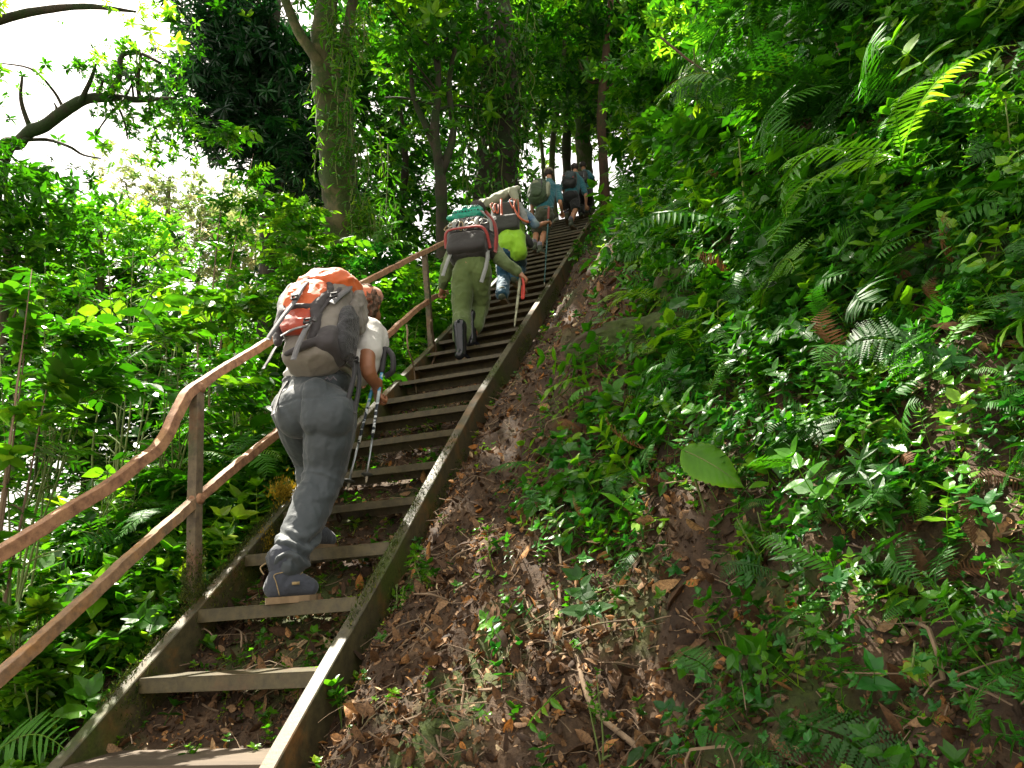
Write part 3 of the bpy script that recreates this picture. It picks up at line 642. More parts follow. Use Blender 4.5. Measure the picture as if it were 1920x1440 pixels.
J2 = dict(head=p(897, 398, 3.95), neck=p(893, 420, 3.85), chest=p(888, 440, 3.72), pel=p(884, 500, 3.42), ls=p(858, 455, 3.72), le=p(836, 512, 3.55), lw=p(829, 540, 3.62),
          rs=p(915, 452, 3.72), re=p(940, 487, 3.52), rw=p(975, 514, 3.60), lh=p(868, 512, 3.40), lk=p(866, 585, 3.42), la=p(864, 645, 3.20), rh=p(902, 508, 3.42), rk=p(900, 575, 3.62), ra=p(884, 628, 3.52),
          lt=np.array([0, 0, 0.]), rt=np.array([0, 0, 0.]))
J2['la'][2] = z0+.10; J2['ra'][2] = z1+.10; J2['lt'] = J2['la']+[.01, .19, -.095]; J2['rt'] = J2['ra']+[.02, .19, -.095]
e, j2 = person('hiker in olive shirt and trousers with black rubber boots under a teal bedroll', J2, 1.0, (skin2, olive, olivet, rubber, mudsole, hair2), (0, y0, z0), dict(trouser=.80, sleeve=.93, boot_h=.24, boot_r=.062, vox=.009))
R, g = packframe(p(880, 482, 3.40), p(884, 415, 3.52), .1); Lp = 0
BP = empty('backpack', g(0, .05, 0)); tag(BP, 'black rucksack with red trim and a tangle of clips on the hiker in olive', 'backpack', 'rucksacks carried up the stairway')
redm = cloth('pack_red', (.42, .035, .025), None, .55); dark2 = cloth('pack_charcoal', (.030, .027, .026), None, .7, 300, .4, 14)
blob('main_bag', [sell(g(0, .02, .17), (.20, .13, .24), R, .45)], .009, dark2, BP, 3, puff(8, .007, 1))
blob('base_panel', [sell(g(0, .09, .06), (.185, .095, .115), R, .45)], .009, dark2, BP, 3, puff(8, .004, 4))
strap('trim', [g(-.185, .13, .02), g(-.19, .165, .14), g(-.15, .19, .182), g(0, .197, .182), g(.14, .19, .18), g(.195, .15, .13), g(.21, .06, .02)], .026, bk, redm, BP, .010)
blob('side_pocket', [sell(g(.205, -.02, .19), (.04, .10, .19), R, .7)], .009, dark2, BP, 3, puff(10, .01, 5))
strap('trim', [g(.17, .13, .42), g(.235, .06, .34), g(.255, .02, .18), g(.24, .0, .02)], .045, sdv+bk, redm, BP, .008)
gry2 = cloth('strap_pale', (.34, .36, .34)); 
strap('trim', [g(.13, .15, .42), g(.205, .10, .34), g(.225, .09, .2)], .035, sdv+bk, gry2, BP, .006)
strap('strap', [g(-.14, .10, .0), g(-.165, .12, -.12), g(-.20, .12, -.29)], .035, bk, gry2, BP, .006)
strap('strap', [g(.19, .06, .0), g(.185, .06, -.15), g(.14, .05, -.36)], .035, bk+sdv*.5, gry2, BP, .006)
strap('strap', [g(-.11, .17, .18), g(-.11, .18, .28), g(-.11, .12, .38)], .035, bk, gry2, BP, .006)
strap('strap', [g(.10, .17, .18), g(.10, .18, .28), g(.10, .12, .38)], .035, bk, gry2, BP, .006)
metal = plastic('carabiner_metal', (.5, .5, .47), .35, .8); cord = plastic('cord_tan', (.33, .26, .14), .8)
for i in range(9):
    c = g(-.17+.042*i, .165+.01*(i % 2), .255+random.uniform(-.03, .03)); a0 = random.uniform(0, 3); ax = np.array([math.cos(a0), 0, math.sin(a0)]); bx_ = np.array([-math.sin(a0), .3, math.cos(a0)])
    th = np.linspace(0, 2*math.pi, 14); V, T = tube([c+ax*.045*math.cos(t)+bx_*.022*math.sin(t) for t in th], .006, 6); mesh('clip', V, T, metal if i % 3 else cord, BP)
# teal bedroll
tealm = NG('roll_teal'); tn = tealm.noise(20, 3); tealm.set(Base_Color=tealm.ramp(tn, [(.3, (.004, .20, .13)), (.7, (.01, .36, .24))]), Roughness=.5); tealm.bump(tn, .4, .01)
rl = empty('bedroll', g(0, .08, .46)); tag(rl, 'teal green roll with rows of dark marks on top of the black and red rucksack', 'bedroll')
blob('roll', [sell(g(-.02, .06, .475), (.155, .075, .078), R, .62), sell(g(-.18, .06, .47), (.05, .03, .03), R, .9), limb([g(-.20, .06, .47), g(-.225, .07, .475)], [.012, .008])], .007, tealm.m, rl, 2, puff(16, .007, 6))
tdk = plastic('mark_dark', (.003, .035, .03), .6); mk = []
for row, (cz, n, hh) in enumerate(((.505, 13, .016), (.455, 9, .013))):
    for i in range(n):
        a = -.145+.24*i/(n-1); q = g(a, .139-.006*row, cz); mk.append(sell(q, (.0065 if row == 0 else .009, .004, hh*.5), R, .4, 8, 6))
V, T = join(mk); mesh('printed_marks', V, T, tdk, rl)
palem = plastic('stick_pale', (.50, .52, .36), .6); redp = plastic('strap_red', (.55, .05, .03), .5)
e = pole('pale wooden walking stick with a red strap, held by the hiker in olive', p(977, 512, 3.66), p(964.5, 613, 3.62), (palem, palem, palem, palem, palem, palem), None, .05, False, .012, True); e.name = 'walking_stick'; e['category'] = 'walking stick'
mesh('wrist_strap', *ribbon([p(979, 517, 3.60), p(982, 535, 3.58), p(982, 556, 3.58), p(979, 558, 3.58), p(980, 535, 3.6)], .022, (.3, -1, 0), .005, 16), redp, e)

# hiker with the frame pack
y0, z0 = node(15); y1, z1 = node(16)
neon = cloth('shirt_neon', (.36, .72, .02), (.28, .60, .015)); jean = cloth('jeans_blue', (.012, .10, .17), (.008, .06, .11)); bshirt = cloth('shirt_blue', (.03, .14, .34), (.22, .30, .30), .8, 260, .25, 8)
shoe_o = plastic('shoe_olive', (.06, .075, .045), .8)
J3 = dict(head=p(962, 368, 5.35), neck=p(960, 385, 5.28), chest=p(958, 405, 5.15), pel=p(957, 470, 4.88), ls=p(930, 405, 5.15), le=p(925, 440, 5.2), lw=p(940, 455, 5.4),
          rs=p(982, 400, 5.12), re=p(1004, 422, 5.0), rw=p(1022, 418, 5.15), lh=p(946, 478, 4.9), lk=p(944, 520, 5.0), la=p(942, 553, 4.72), rh=p(970, 476, 4.92), rk=p(975, 500, 5.2), ra=p(966, 520, 4.98))
J3['lt'] = J3['la']+[0, .18, -.085]; J3['rt'] = J3['ra']+[.06, .14, -.16]
e, j3 = person('hiker in a neon yellow vest and blue jeans leaning on a thin pole', J3, .92, (skin2, bshirt, jean, shoe_o, mudsole, hair2), (0, y0, z0), dict(trouser=.97, sleeve=.48, hem=.3, vox=.009, palmr=(0, 0, -1)))
blob('vest', [limb([p(958, 462, 4.90), p(958, 445, 4.96), p(958, 410, 5.12)], [.165, .165, .15]), limb([p(966, 450, 4.90), p(972, 474, 4.86)], [.13, .10]), limb([p(945, 450, 4.92), p(943, 468, 4.90)], [.10, .08])], .009, neon, e, 3, lambda P: .016*ridges(P, 9, 3, (1.4, 1.4, .5)))
R, g = packframe(p(950, 440, 4.92), p(948, 385, 5.02), .1)
BP = empty('backpack', g(0, .05, 0)); tag(BP, 'dark frame rucksack laced with orange straps on the hiker in neon yellow', 'backpack', 'rucksacks carried up the stairway')
dkg = cloth('pack_dark_green', (.028, .032, .024), None, .75, 300, .3, 14); orc = cloth('cord_orange', (.62, .11, .03), None, .6)
blob('main_bag', [sell(g(0, .03, .17), (.165, .11, .24), R, .4), sell(g(.0, .10, .06), (.17, .07, .11), R, .35)], .009, dkg, BP, 3, puff(8, .004, 2))
blob('hip_bag', [limb([p(975, 442, 4.95), p(986, 447, 4.96), p(994, 458, 5.0)], [.05, .055, .045])], .009, black, BP, 3)
strap('strap', [g(-.02, .16, .42), g(-.02, .175, .30), g(-.02, .165, .16)], .026, bk, orc, BP, .008)
for xs, c0, c1 in ((-.13, .40, .22), (-.09, .38, .20), (.10, .42, .24), (.15, .40, .10)):
    mesh('cord', *tube(smoothpath([g(xs, .13, c0), g(xs-.02, .16, (c0+c1)/2+.03), g(xs+.02, .155, c1), g(xs+.03, .14, c1+.12), g(xs+.02, .12, c0)], 24), .008, 6), orc, BP)
mesh('cord', *tube(smoothpath([g(.12, .13, .30), g(.15, .16, .17), g(.20, .15, .07), g(.27, .12, .03), g(.27, .1, .06)], 24), .013, 6), orc, BP)
blob('bottle_pouch', [limb([g(.17, .05, .38), g(.21, .06, .22), g(.24, .05, .10)], [.035, .05, .035])], .009, gry2, BP, 3, puff(14, .012, 3))
canv = cloth('canvas_pale', (.36, .38, .27), (.30, .32, .21), .85, 260, .5, 12)
cv = empty('canvas_sheet', g(0, .08, .45)); tag(cv, 'crumpled pale canvas sheet slung over the top of the orange-strapped frame rucksack', 'canvas sheet')
blob('sheet', [limb([p(903, 378, 5.0), p(920, 379, 4.95), p(945, 366, 4.98), p(970, 353, 5.05)], [.035, .062, .065, .035], 16), limb([p(930, 372, 5.1), p(966, 360, 5.15)], [.07, .07])], .009, canv, cv, 2, lambda P: .014*ridges(P, 11, 3))
blob('hanging_corner', [limb([p(962, 360, 4.95), p(968, 375, 4.93), p(972, 392, 4.93)], [.062, .04, .012], 12)], .008, canv, cv, 2, lambda P: .010*ridges(P, 11, 4))
tealp = plastic('pole_teal', (.05, .14, .14), .4, .3); rgrip = plastic('grip_red_brown', (.25, .06, .04), .6)
a = p(1029, 390, 5.22); b = p(1020.5, 535, 5.02)
e = pole('thin dark teal pole with red-brown grip planted by the hiker in neon yellow', a, b, (rgrip, tealp, tealp, tealp, horn, bas), None, .16, False, .009)
mesh('handle', *limb([a+[-.05, 0, .01], a+[.05, .0, .0]], [.010, .010], 5, 8), tealp, e)

# hiker with the round green rucksack
y0, z0 = node(23)
tealsh = cloth('shirt_teal', (.007, .15, .185), (.005, .11, .14)); khaki = cloth('shorts_khaki', (.075, .085, .050), None); gpack = cloth('pack_green', (.045, .085, .030), (.03, .06, .022), .7, 300, .4, 14)
capm = cloth('cap_khaki', (.30, .27, .16), (.24, .2, .12)); sockw = cloth('sock_grey', (.30, .28, .34), (.06, .05, .08))
J4 = dict(head=p(1029, 326, 7.75), neck=p(1030, 340, 7.68), chest=p(1030, 356, 7.58), pel=p(1020, 398, 7.28), ls=p(1008, 350, 7.6), le=p(998, 385, 7.5), lw=p(1000, 412, 7.55),
          rs=p(1046, 352, 7.58), re=p(1050, 378, 7.35), rw=p(1054, 398, 7.5), lh=p(1012, 405, 7.28), lk=p(1006, 434, 7.42), la=p(1003, 463, 7.25), rh=p(1028, 405, 7.3), rk=p(1022, 432, 7.45), ra=p(1013, 468, 7.12))
J4['lt'] = J4['la']+[0, .18, -.085]; J4['rt'] = J4['ra']+[.09, .17, -.085]
e, j4 = person('hiker in khaki shorts, teal t-shirt and khaki cap under a round green pack', J4, .86, (skin2, tealsh, khaki, shoe_o, mudsole, hair2), (0, y0, z0), dict(trouser=.46, sleeve=.45, vox=.009, cap=capm, sock=sockw))
R, g = packframe(p(1009, 382, 7.25), p(1013, 338, 7.36), .1)
BP = empty('backpack', g(0, .05, 0)); tag(BP, 'rounded moss green rucksack on the hiker in khaki shorts', 'backpack', 'rucksacks carried up the stairway')
blob('main_bag', [sell(g(0, .05, .16), (.165, .14, .21), R, .8), sell(g(0, .03, .36), (.13, .12, .08), R, .9)], .009, gpack, BP, 3, puff(9, .012, 2))
blob('rear_pocket', [sell(g(-.01, .165, .14), (.10, .05, .14), R, .7)], .009, gpack, BP, 3, puff(9, .006, 5))
blob('side_pocket', [sell(g(.15, .08, .20), (.04, .06, .14), R, .7)], .009, canv, BP, 3, puff(9, .01, 6))
blob('patch', [sell(g(-.03, .19, .27), (.05, .02, .03), R, .8)], .009, canv, BP, 2); strap('strap', [g(.06, .18, .32), g(.07, .20, .2), g(.06, .19, .05)], .025, bk, black, BP)
pole('short black collapsed pole carried level by the hiker in khaki shorts', p(1066, 393, 7.6), p(1036, 409, 7.4), (blk, blk, alu, blk, horn, bas), None, .07, False, .010)

# two hikers at the top
y0, z0 = node(29); blk_sh = cloth('shorts_black', (.010, .010, .012), None)
J5 = dict(head=p(1078, 316, 9.75), neck=p(1079, 328, 9.65), chest=p(1078, 338, 9.55), pel=p(1070, 368, 9.2), ls=p(1060, 335, 9.5), le=p(1056, 352, 9.5), lw=p(1060, 368, 9.7),
          rs=p(1090, 340, 9.52), re=p(1098, 365, 9.35), rw=p(1099, 385, 9.4), lh=p(1062, 370, 9.2), lk=p(1062, 392, 9.5), la=p(1063, 407, 9.4), rh=p(1077, 370, 9.25), rk=p(1079, 392, 9.2), ra=p(1071, 419, 9.0))
J5['lt'] = J5['la']+[0, .18, -.085]; J5['rt'] = J5['ra']+[.06, .16, -.085]
e, j5 = person('hiker in black shorts and teal t-shirt near the top with a dark blue-grey pack', J5, .90, (skin2, tealsh, blk_sh, shoe_o, mudsole, hair2), (0, y0, z0), dict(trouser=.42, sleeve=.45, vox=.010, sock=sockw))
R, g = packframe(p(1067, 350, 9.15), p(1070, 320, 9.25), .1)
BP = empty('backpack', g(0, .05, 0)); tag(BP, 'small black and blue-grey rucksack on the hiker in black shorts', 'backpack', 'rucksacks carried up the stairway')
bgp = cloth('pack_blue_grey', (.055, .085, .10), None); 
blob('main_bag', [sell(g(0, .03, .13), (.14, .11, .19), R, .7)], .010, black, BP, 3, puff(9, .01, 2)); blob('rear_pocket', [sell(g(.02, .13, .15), (.09, .05, .10), R, .8)], .010, bgp, BP, 3, puff(9, .008, 3))
strap('strap', [g(.08, .15, .14), g(.09, .16, .06)], .02, bk, redm, BP); strap('strap', [g(-.12, .12, .18), g(-.08, .14, .14)], .02, bk, redm, BP)
y0, z0 = node(31)
J6 = dict(head=p(1093, 312, 10.5), neck=p(1095, 323, 10.4), chest=p(1096, 334, 10.3), pel=p(1097, 362, 10.05), ls=p(1086, 332, 10.3), le=p(1080, 348, 10.3), lw=p(1085, 360, 10.4),
          rs=p(1101, 325, 10.3), re=p(1110, 333, 10.2), rw=p(1116, 341, 10.4), lh=p(1092, 366, 10.05), lk=p(1090, 384, 10.2), la=p(1090, 400, 10.0), rh=p(1103, 366, 10.05), rk=p(1104, 384, 10.3), ra=p(1101, 396, 10.2))
J6['lt'] = J6['la']+[0, .18, -.085]; J6['rt'] = J6['ra']+[.0, .18, -.085]
person('foremost hiker, mostly hidden, in dark trousers with teal sleeve and raised forearm', J6, .88, (skin2, tealsh, blk_sh, shoe_o, mudsole, hair2), (0, y0, z0), dict(trouser=.95, sleeve=.5, vox=.010))
R, g = packframe(p(1091, 345, 10.0), p(1092, 320, 10.08), .1)
BP = empty('backpack', g(0, .05, 0)); tag(BP, 'plain black rucksack on the foremost hiker', 'backpack', 'rucksacks carried up the stairway')
blob('main_bag', [sell(g(0, .03, .12), (.12, .10, .17), R, .7)], .010, black, BP, 3, puff(9, .01, 2)); strap('strap', [g(.05, .13, .2), g(.05, .14, .05)], .02, bk, strapm, BP)

# ================================================================== PLANTS: leaf shapes
def leaf_t(prof, bend=.25, fold=.18, wave=0., serr=0.):
    """prof: [(t, halfwidth)]; leaf along +Y, face +Z, length 1"""
    V = []; T = []; n = len(prof)
    for i, (t, w) in enumerate(prof):
        z = -bend*t*t; ww = w*(1+serr*(1 if i % 2 else -1)); y = t
        V += [(0, y, z-fold*w), (-ww, y, z+wave*math.sin(t*11)), (ww, y, z+wave*math.sin(t*11+1.3))]
    for i in range(n-1):
        a = i*3; b = a+3
        T += [(a, b, b+1), (a, b+1, a+1), (a, a+2, b+2), (a, b+2, b)]
    return np.array(V, float), np.array(T)
OV = leaf_t([(0, .02), (.12, .20), (.32, .30), (.58, .25), (.82, .11), (1, .0)], .22, .25)
HEART = leaf_t([(-.08, .16), (.06, .34), (.28, .40), (.55, .30), (.8, .13), (1, 0)], .25, .2, .02)
LAN = leaf_t([(0, .01), (.2, .11), (.5, .14), (.8, .07), (1, 0)], .30, .3)
SER = leaf_t([(0, .03), (.1, .16), (.2, .24), (.3, .26), (.42, .30), (.54, .27), (.66, .24), (.8, .14), (.9, .07), (1, 0)], .3, .2, .015, .10)
S4 = (np.array([(0, 0, 0), (-.20, .38, .02), (.20, .38, .02), (-.13, .75, -.05), (.13, .75, -.05), (0, 1, -.16), (0, .42, -.05)]), np.array([(0, 6, 1), (0, 2, 6), (1, 6, 3), (6, 2, 4), (6, 5, 3), (6, 4, 5)]))
L4 = (S4[0]*[.62, 1, 1.2], S4[1])
CURL = [leaf_t([(0, .03), (.2, .22), (.5, .27), (.8, .16), (1, .0)], b, f, .03) for b, f in ((.7, .9), (-.5, -.7), (.9, .2), (.15, 1.4))]
STAR = leaf_t([(0, .05), (.15, .30), (.3, .22), (.45, .42), (.6, .24), (.8, .20), (1, 0)], .4, .5, .05)
def basis(d, n):
    d = nrm(d); n = np.asarray(n, float); n = nrm(n-d*np.sum(n*d, -1, keepdims=True)); s = np.cross(d, n); return np.stack([s, d, n], -1)
def rdir(N, up=0., spread=1.):
    v = rng.normal(size=(N, 3))*spread; v[:, 2] += up; return nrm(v)
def place(tm, P, d, n, size): 
    """template copies merged -> (V,T)"""
    s = Soup(); M_ = basis(d, n)*np.asarray(size)[:, None, None]; s.inst(tm, M_, np.asarray(P), np.zeros(len(P))); return np.concatenate(s.V), np.concatenate(s.T), np.concatenate(s.A)
def comb(*L):
    V = []; T = []; A = []; n = 0
    for l in L: V.append(l[0]); T.append(l[1]+n); A.append(l[2] if len(l) > 2 else np.zeros(len(l[0]))); n += len(l[0])
    return np.concatenate(V), np.concatenate(T), np.concatenate(A)
def frond_t(n=18, rise=.5, droop=.9, width=.24, pin=None, tw=0., seed=0, fine=False):
    """fern frond: rachis leaving the origin along +Y, rising then drooping"""
    r = np.random.default_rng(seed); t = np.linspace(0, 1, 24); ang = rise-(rise+droop)*t**1.3
    P = np.cumsum(np.stack([tw*.03*np.sin(t*4), np.cos(ang)/24, np.sin(ang)/24], 1), 0); P -= P[0]
    tt = np.linspace(.12, .985, n); Q = np.stack([np.interp(tt, t, P[:, k]) for k in range(3)], 1); D = nrm(np.gradient(P, axis=0)); Dq = np.stack([np.interp(tt, t, D[:, k]) for k in range(3)], 1)
    w = width*np.clip(np.sin(np.pi*np.clip(tt*.93+.05, 0, 1)), 0, 1)**.8*(1-.35*tt)+.01
    up = nrm(np.cross([1, 0, 0], Dq)); parts = [tube(P, np.linspace(.007, .002, 24), 4)+(np.full(24*4+2, .15),)]
    for sg in (-1, 1):
        dd = np.array([[sg, 0, 0]])+Dq*.38-up*(.12+.10*r.normal(size=(n, 1))); nn = up+.15*r.normal(size=(n, 3)); ww = w*(1+.10*r.normal(size=n))
        if not fine:
            parts.append(place(pin or PIN, Q, dd, nn, ww))
        else:      # twice divided frond
            for k in range(n):
                m = 9; s = np.linspace(.12, .97, m); d1 = nrm(dd[k]); b = Q[k]+d1*ww[k]*s[:, None]; sz = ww[k]*.30*(1-.75*s)+.004; sv = nrm(np.cross(d1, nn[k]))
                for s2 in (-1, 1): parts.append(place(PINS, b, np.tile(d1*.6+sv*s2, (m, 1)), np.tile(nn[k], (m, 1)), sz))
    return comb(*parts)
PIN = leaf_t([(0, .055), (.35, .075), (.7, .05), (1, 0)], .18, .3); PIN = (PIN[0], PIN[1])
PINS = (np.array([(0, 0, 0), (-.22, .45, .0), (.22, .45, .0), (0, 1, -.1)]), np.array([(0, 2, 1), (1, 2, 3)]))
PINW = leaf_t([(0, .07), (.3, .115), (.65, .085), (1, 0)], .22, .3, .02)
FR = [frond_t(22, .7, .9, .22, None, 1, 1), frond_t(20, .4, 1.1, .26, None, -1, 2), frond_t(24, 1.0, .5, .20, None, 1, 3)]
FRW = [frond_t(15, .6, .8, .30, PINW, 1, 4), frond_t(14, .3, 1.0, .33, PINW, -1, 5)]
FRF = [frond_t(17, .6, .7, .30, None, 1, 6, True), frond_t(16, .4, .9, .32, None, -1, 7, True)]
def sprig_t(tm, pairs=5, L=.36, seed=0, lean=.3, opp=True, top=True, stemr=.010):
    r = np.random.default_rng(seed); t = np.linspace(0, 1, 10); P = np.stack([lean*t*t*.5, .1*np.sin(t*3)*lean, t], 1); parts = [tube(P, np.linspace(stemr, stemr*.4, 10), 4)+(np.full(42, .25),)]
    Q = []; D = []; N = []; Z = []
    for k in range(pairs):
        s = .28+.72*(k+1)/pairs*.98; q = np.array([np.interp(s, t, P[:, c]) for c in range(3)]); a0 = k*math.pi/2+r.normal()*.3
        for m in ((0, 1) if opp else (0,)):
            a = a0+m*math.pi+r.normal()*.2; e = .15+.5*s+r.normal()*.15; Q.append(q); D.append([math.cos(a)*math.cos(e), math.sin(a)*math.cos(e), math.sin(e)*.8]); N.append([-math.cos(a)*.35, -math.sin(a)*.35, 1]); Z.append(L*(1-.45*s)*r.uniform(.8, 1.2))
    if top: 
        for a in (0, 2.1, 4.2): Q.append(P[-1]); D.append([math.cos(a), math.sin(a), .9]); N.append([-math.cos(a), -math.sin(a), 1]); Z.append(L*.5)
    lf = place(tm, np.array(Q), np.array(D), np.array(N), np.array(Z)); return comb(*parts, (lf[0], lf[1], np.repeat(r.normal(size=len(Q))*.12, len(tm[0]))))
SPR = [sprig_t(OV, 5, .40, 1), sprig_t(SER, 4, .50, 2, .5), sprig_t(HEART, 5, .34, 3, .7, False), sprig_t(LAN, 6, .45, 4, .4)]
LOW = [sprig_t(OV, 2, .9, 5, .3, stemr=.02), sprig_t(HEART, 2, .8, 6, .5, stemr=.02), sprig_t(SER, 2, 1.0, 7, .2, stemr=.02)]
def whorl_t(tm, n=7, e=.25, seed=0, size=1.):
    r = np.random.default_rng(seed); Q = np.zeros((n, 3)); D = []; N = []
    for k in range(n):
        a = k*2.4+r.normal()*.25; el = e+r.normal()*.3; D.append([math.cos(a)*math.cos(el), math.sin(a)*math.cos(el), math.sin(el)]); N.append([-math.cos(a)*.4, -math.sin(a)*.4, 1]); Q[k, 2] = r.uniform(-.25, .15)
    l = place(tm, Q, np.array(D), np.array(N), r.uniform(.7, 1.1, n)*size); return l[0], l[1], np.repeat(r.normal(size=n)*.10, len(tm[0]))
WS = [whorl_t(S4, 8, .1, 1), whorl_t(S4, 7, -.1, 2), whorl_t(S4, 9, .3, 3)]
WL = [whorl_t(L4, 9, .1, 4), whorl_t(L4, 8, -.2, 5)]
WO = [whorl_t(OV, 6, .1, 6), whorl_t(OV, 7, -.1, 8)]
WOM = [whorl_t(OV, 6, .1, 6, .45), whorl_t(OV, 7, -.1, 8, .5)]
def twig_spray(tm, n=9, seed=0, size=.32):
    r = np.random.default_rng(seed); t = np.linspace(.1, 1, n); Q = np.stack([.06*np.sin(t*5), t, -.25*t*t], 1); D = []; N = []
    for k in range(n): sg = 1 if k % 2 else -1; D.append([sg*1, .7, -.25+r.normal()*.15]); N.append([r.normal()*.25, r.normal()*.25, 1])
    l = place(tm, Q, np.array(D), np.array(N), size*r.uniform(.75, 1.15, n)); tb = tube(np.stack([.06*np.sin(t*5), t, -.25*t*t], 1), np.linspace(.012, .004, n), 3, False)
    return comb((l[0], l[1], np.repeat(r.normal(size=n)*.10, len(tm[0]))), (tb[0], tb[1], np.full(len(tb[0]), .1)))
TS4 = [twig_spray(S4, 10, 1), twig_spray(S4, 8, 2), twig_spray(L4, 12, 3, .30)]
TOV = [twig_spray(OV, 8, 4, .36), twig_spray(SER, 7, 5, .42), twig_spray(LAN, 9, 6, .42)]
def inview(P, mx=260, my=260):
    u, v, z = proj(P); return (z > .25) & (u > -mx) & (u < 1920+mx) & (v > -my) & (v < 1440+my)
def clearof(P):
    """keep the stairway, its handrail plane and the walkers free"""
    x, y = P[:, 0], P[:, 1]; return ~((np.abs(x) < .60) & (P[:, 2] > zline(y)-.12))
def rotz_basis(N, tilt=.3, up=None):
    a = rng.uniform(0, 2*np.pi, N); u = nrm(np.array([0, 0, 1.])+rng.normal(size=(N, 3))*tilt + (0 if up is None else up)); d = np.stack([np.cos(a), np.sin(a), 0*a], 1)
    y = nrm(d-u*np.sum(d*u, -1, keepdims=True)); x = np.cross(y, u); return np.stack([x, y, u], -1)
def grad(x, y, h=.12):
    gx_ = (H(x+h, y, False)-H(x-h, y, False))/(2*h); gy_ = (H(x, y+h, False)-H(x, y-h, False))/(2*h); return nrm(np.stack([-gx_, -gy_, np.ones_like(gx_)], -1))
def scatter(n, x0, x1, y0, y1, dens, margin=200):
    x = rng.uniform(x0, x1, n); y = rng.uniform(y0, y1, n); P = np.stack([x, y, H(x, y)], 1); D = np.linalg.norm(P-CAM, axis=1)
    k = inview(P, margin, margin) & (rng.random(n) < dens(x, y, D)) & (D > .75); return P[k], D[k]

# ---- how green the ground is
def veg(x, y):
    d = x-.46; d0 = 1.06-.20*sst(1.5, 4.0, y)-.45*sst(4.0, 6.5, y)+.26*sst(.8, -.8, y)
    v = sst(d0-.35, d0+.45, d+.35*fbm2(x, y, 1.7, 3, 41))
    lft = sst(.55, 1.1, -x+.25*fbm2(x, y, 2, 2, 44))
    v = v*(.74+.26*sst(-.2, 1.8, y+.8*(d-1.5)))
    v = v*(1-.88*sst(1.30, .95, d+.15*fbm2(x, y, 2.4, 2, 47))*sst(1.1, 1.7, y)*sst(6.0, 4.6, y))
    v = np.maximum(v, .97*sst(1.45, 1.85, d+.2*fbm2(x, y, 2.2, 2, 43)))
    return np.where(x > .46, v, np.where(x < -.46, .25+.75*lft, .30*sst(3.2, 1.5, y)+.08))

# ---- fallen leaves, twigs, seedlings: nobody could count these
s = Soup()
for k, tm in enumerate(CURL+[STAR]):
    n = 230000 if k < 4 else 14000
    P, D = scatter(n, -2.2, 6, -1.6, 9, lambda x, y, D: np.clip(2.6/D, 0, 1)**1.7*(1-.72*veg(x, y))*(.35+.65*sst(-.3, .4, fbm2(x, y, 3.1, 3, 61+k))))
    N = grad(P[:, 0], P[:, 1]); d = rdir(len(P)); nn = N+rng.normal(size=N.shape)*.45; sz = np.exp(rng.normal(size=len(P))*.6)*.0185; sz = np.clip(sz*np.where(rng.random(len(sz)) < .03, 2.2, 1), .005, .08)
    s.inst(tm, basis(d, nn)*sz[:, None, None], P+N*(-.004+.014*rng.random((len(P), 1))), np.clip(rng.random(len(P))**1.4, 0, 1))
tag(s.build('fallen_leaves', M['litter'], smooth=True), kind='stuff')
s = Soup(); P, D = scatter(50000, -2, 4.5, -1.6, 7, lambda x, y, D: np.clip(2.6/D, 0, 1)**1.5*(1-.4*veg(x, y))*.5)
for q in P[:9000]:
    L_ = abs(rng.normal())*.09+.03; d = nrm(rng.normal(size=3)*[1, 1, .25]); nn = grad(q[:1], q[1:2])[0]; d = nrm(d-nn*(d@nn)*.8); m_ = q+d*L_*.5+rng.normal(size=3)*L_*.12+nn*.006
    V, T = tube(smoothpath([q+nn*.002, m_+rng.normal(size=3)*L_*.08, q+d*L_+nn*.014*rng.random()], 5), rng.uniform(.0006, .0022) if rng.random() < .85 else rng.uniform(.002, .005), 4, False); s.raw(V, T, rng.random())
tag(s.build('twig_litter', M['twig']), kind='stuff')
OCT = (np.array([(1, 0, 0), (-1, 0, 0), (0, 1, 0), (0, -1, 0), (0, 0, 1), (0, 0, -1), (.6, .6, .5), (-.6, -.55, .5)], float), np.array([(0, 2, 6), (2, 4, 6), (4, 0, 6), (2, 1, 4), (1, 3, 7), (3, 4, 7), (4, 1, 7), (3, 0, 4), (2, 0, 5), (1, 2, 5), (3, 1, 5), (0, 3, 5)]))
s = Soup(); P, D = scatter(230000, -1.6, 4, -1.6, 6, lambda x, y, D: np.clip(2.4/D, 0, 1)**2*(1-.5*veg(x, y))*sst(-.5, .5, fbm2(x, y, 2.6, 3, 67)))
Mx = np.stack([rdir(len(P)), rdir(len(P)), rdir(len(P))], -1)*(np.exp(rng.normal(size=len(P))*.55)*.0042)[:, None, None]; s.inst(OCT, Mx, P+[0, 0, .001], np.zeros(len(P)))
tag(s.build('soil_crumbs', M['soil']), kind='stuff'); print('crumbs', len(P))
s = Soup(); P, D = scatter(60000, -3, 6, -1.6, 9, lambda x, y, D: np.clip(3/D, 0, 1)*(.08+.42*veg(x, y)+.30*(np.abs(x) < .46)*(y < 3)+.25*sst(.2, .6, fbm2(x, y, 2.3, 2, 77))))
for k in range(3):
    sel = rng.integers(0, 3, len(P)) == k; Q = P[sel]; sz = np.exp(rng.normal(size=len(Q))*.4)*.035; s.inst(LOW[k], rotz_basis(len(Q), .35)*sz[:, None, None], Q, rng.random(len(Q)))
tag(s.build('seedling_ground_cover', M['light']), kind='stuff')
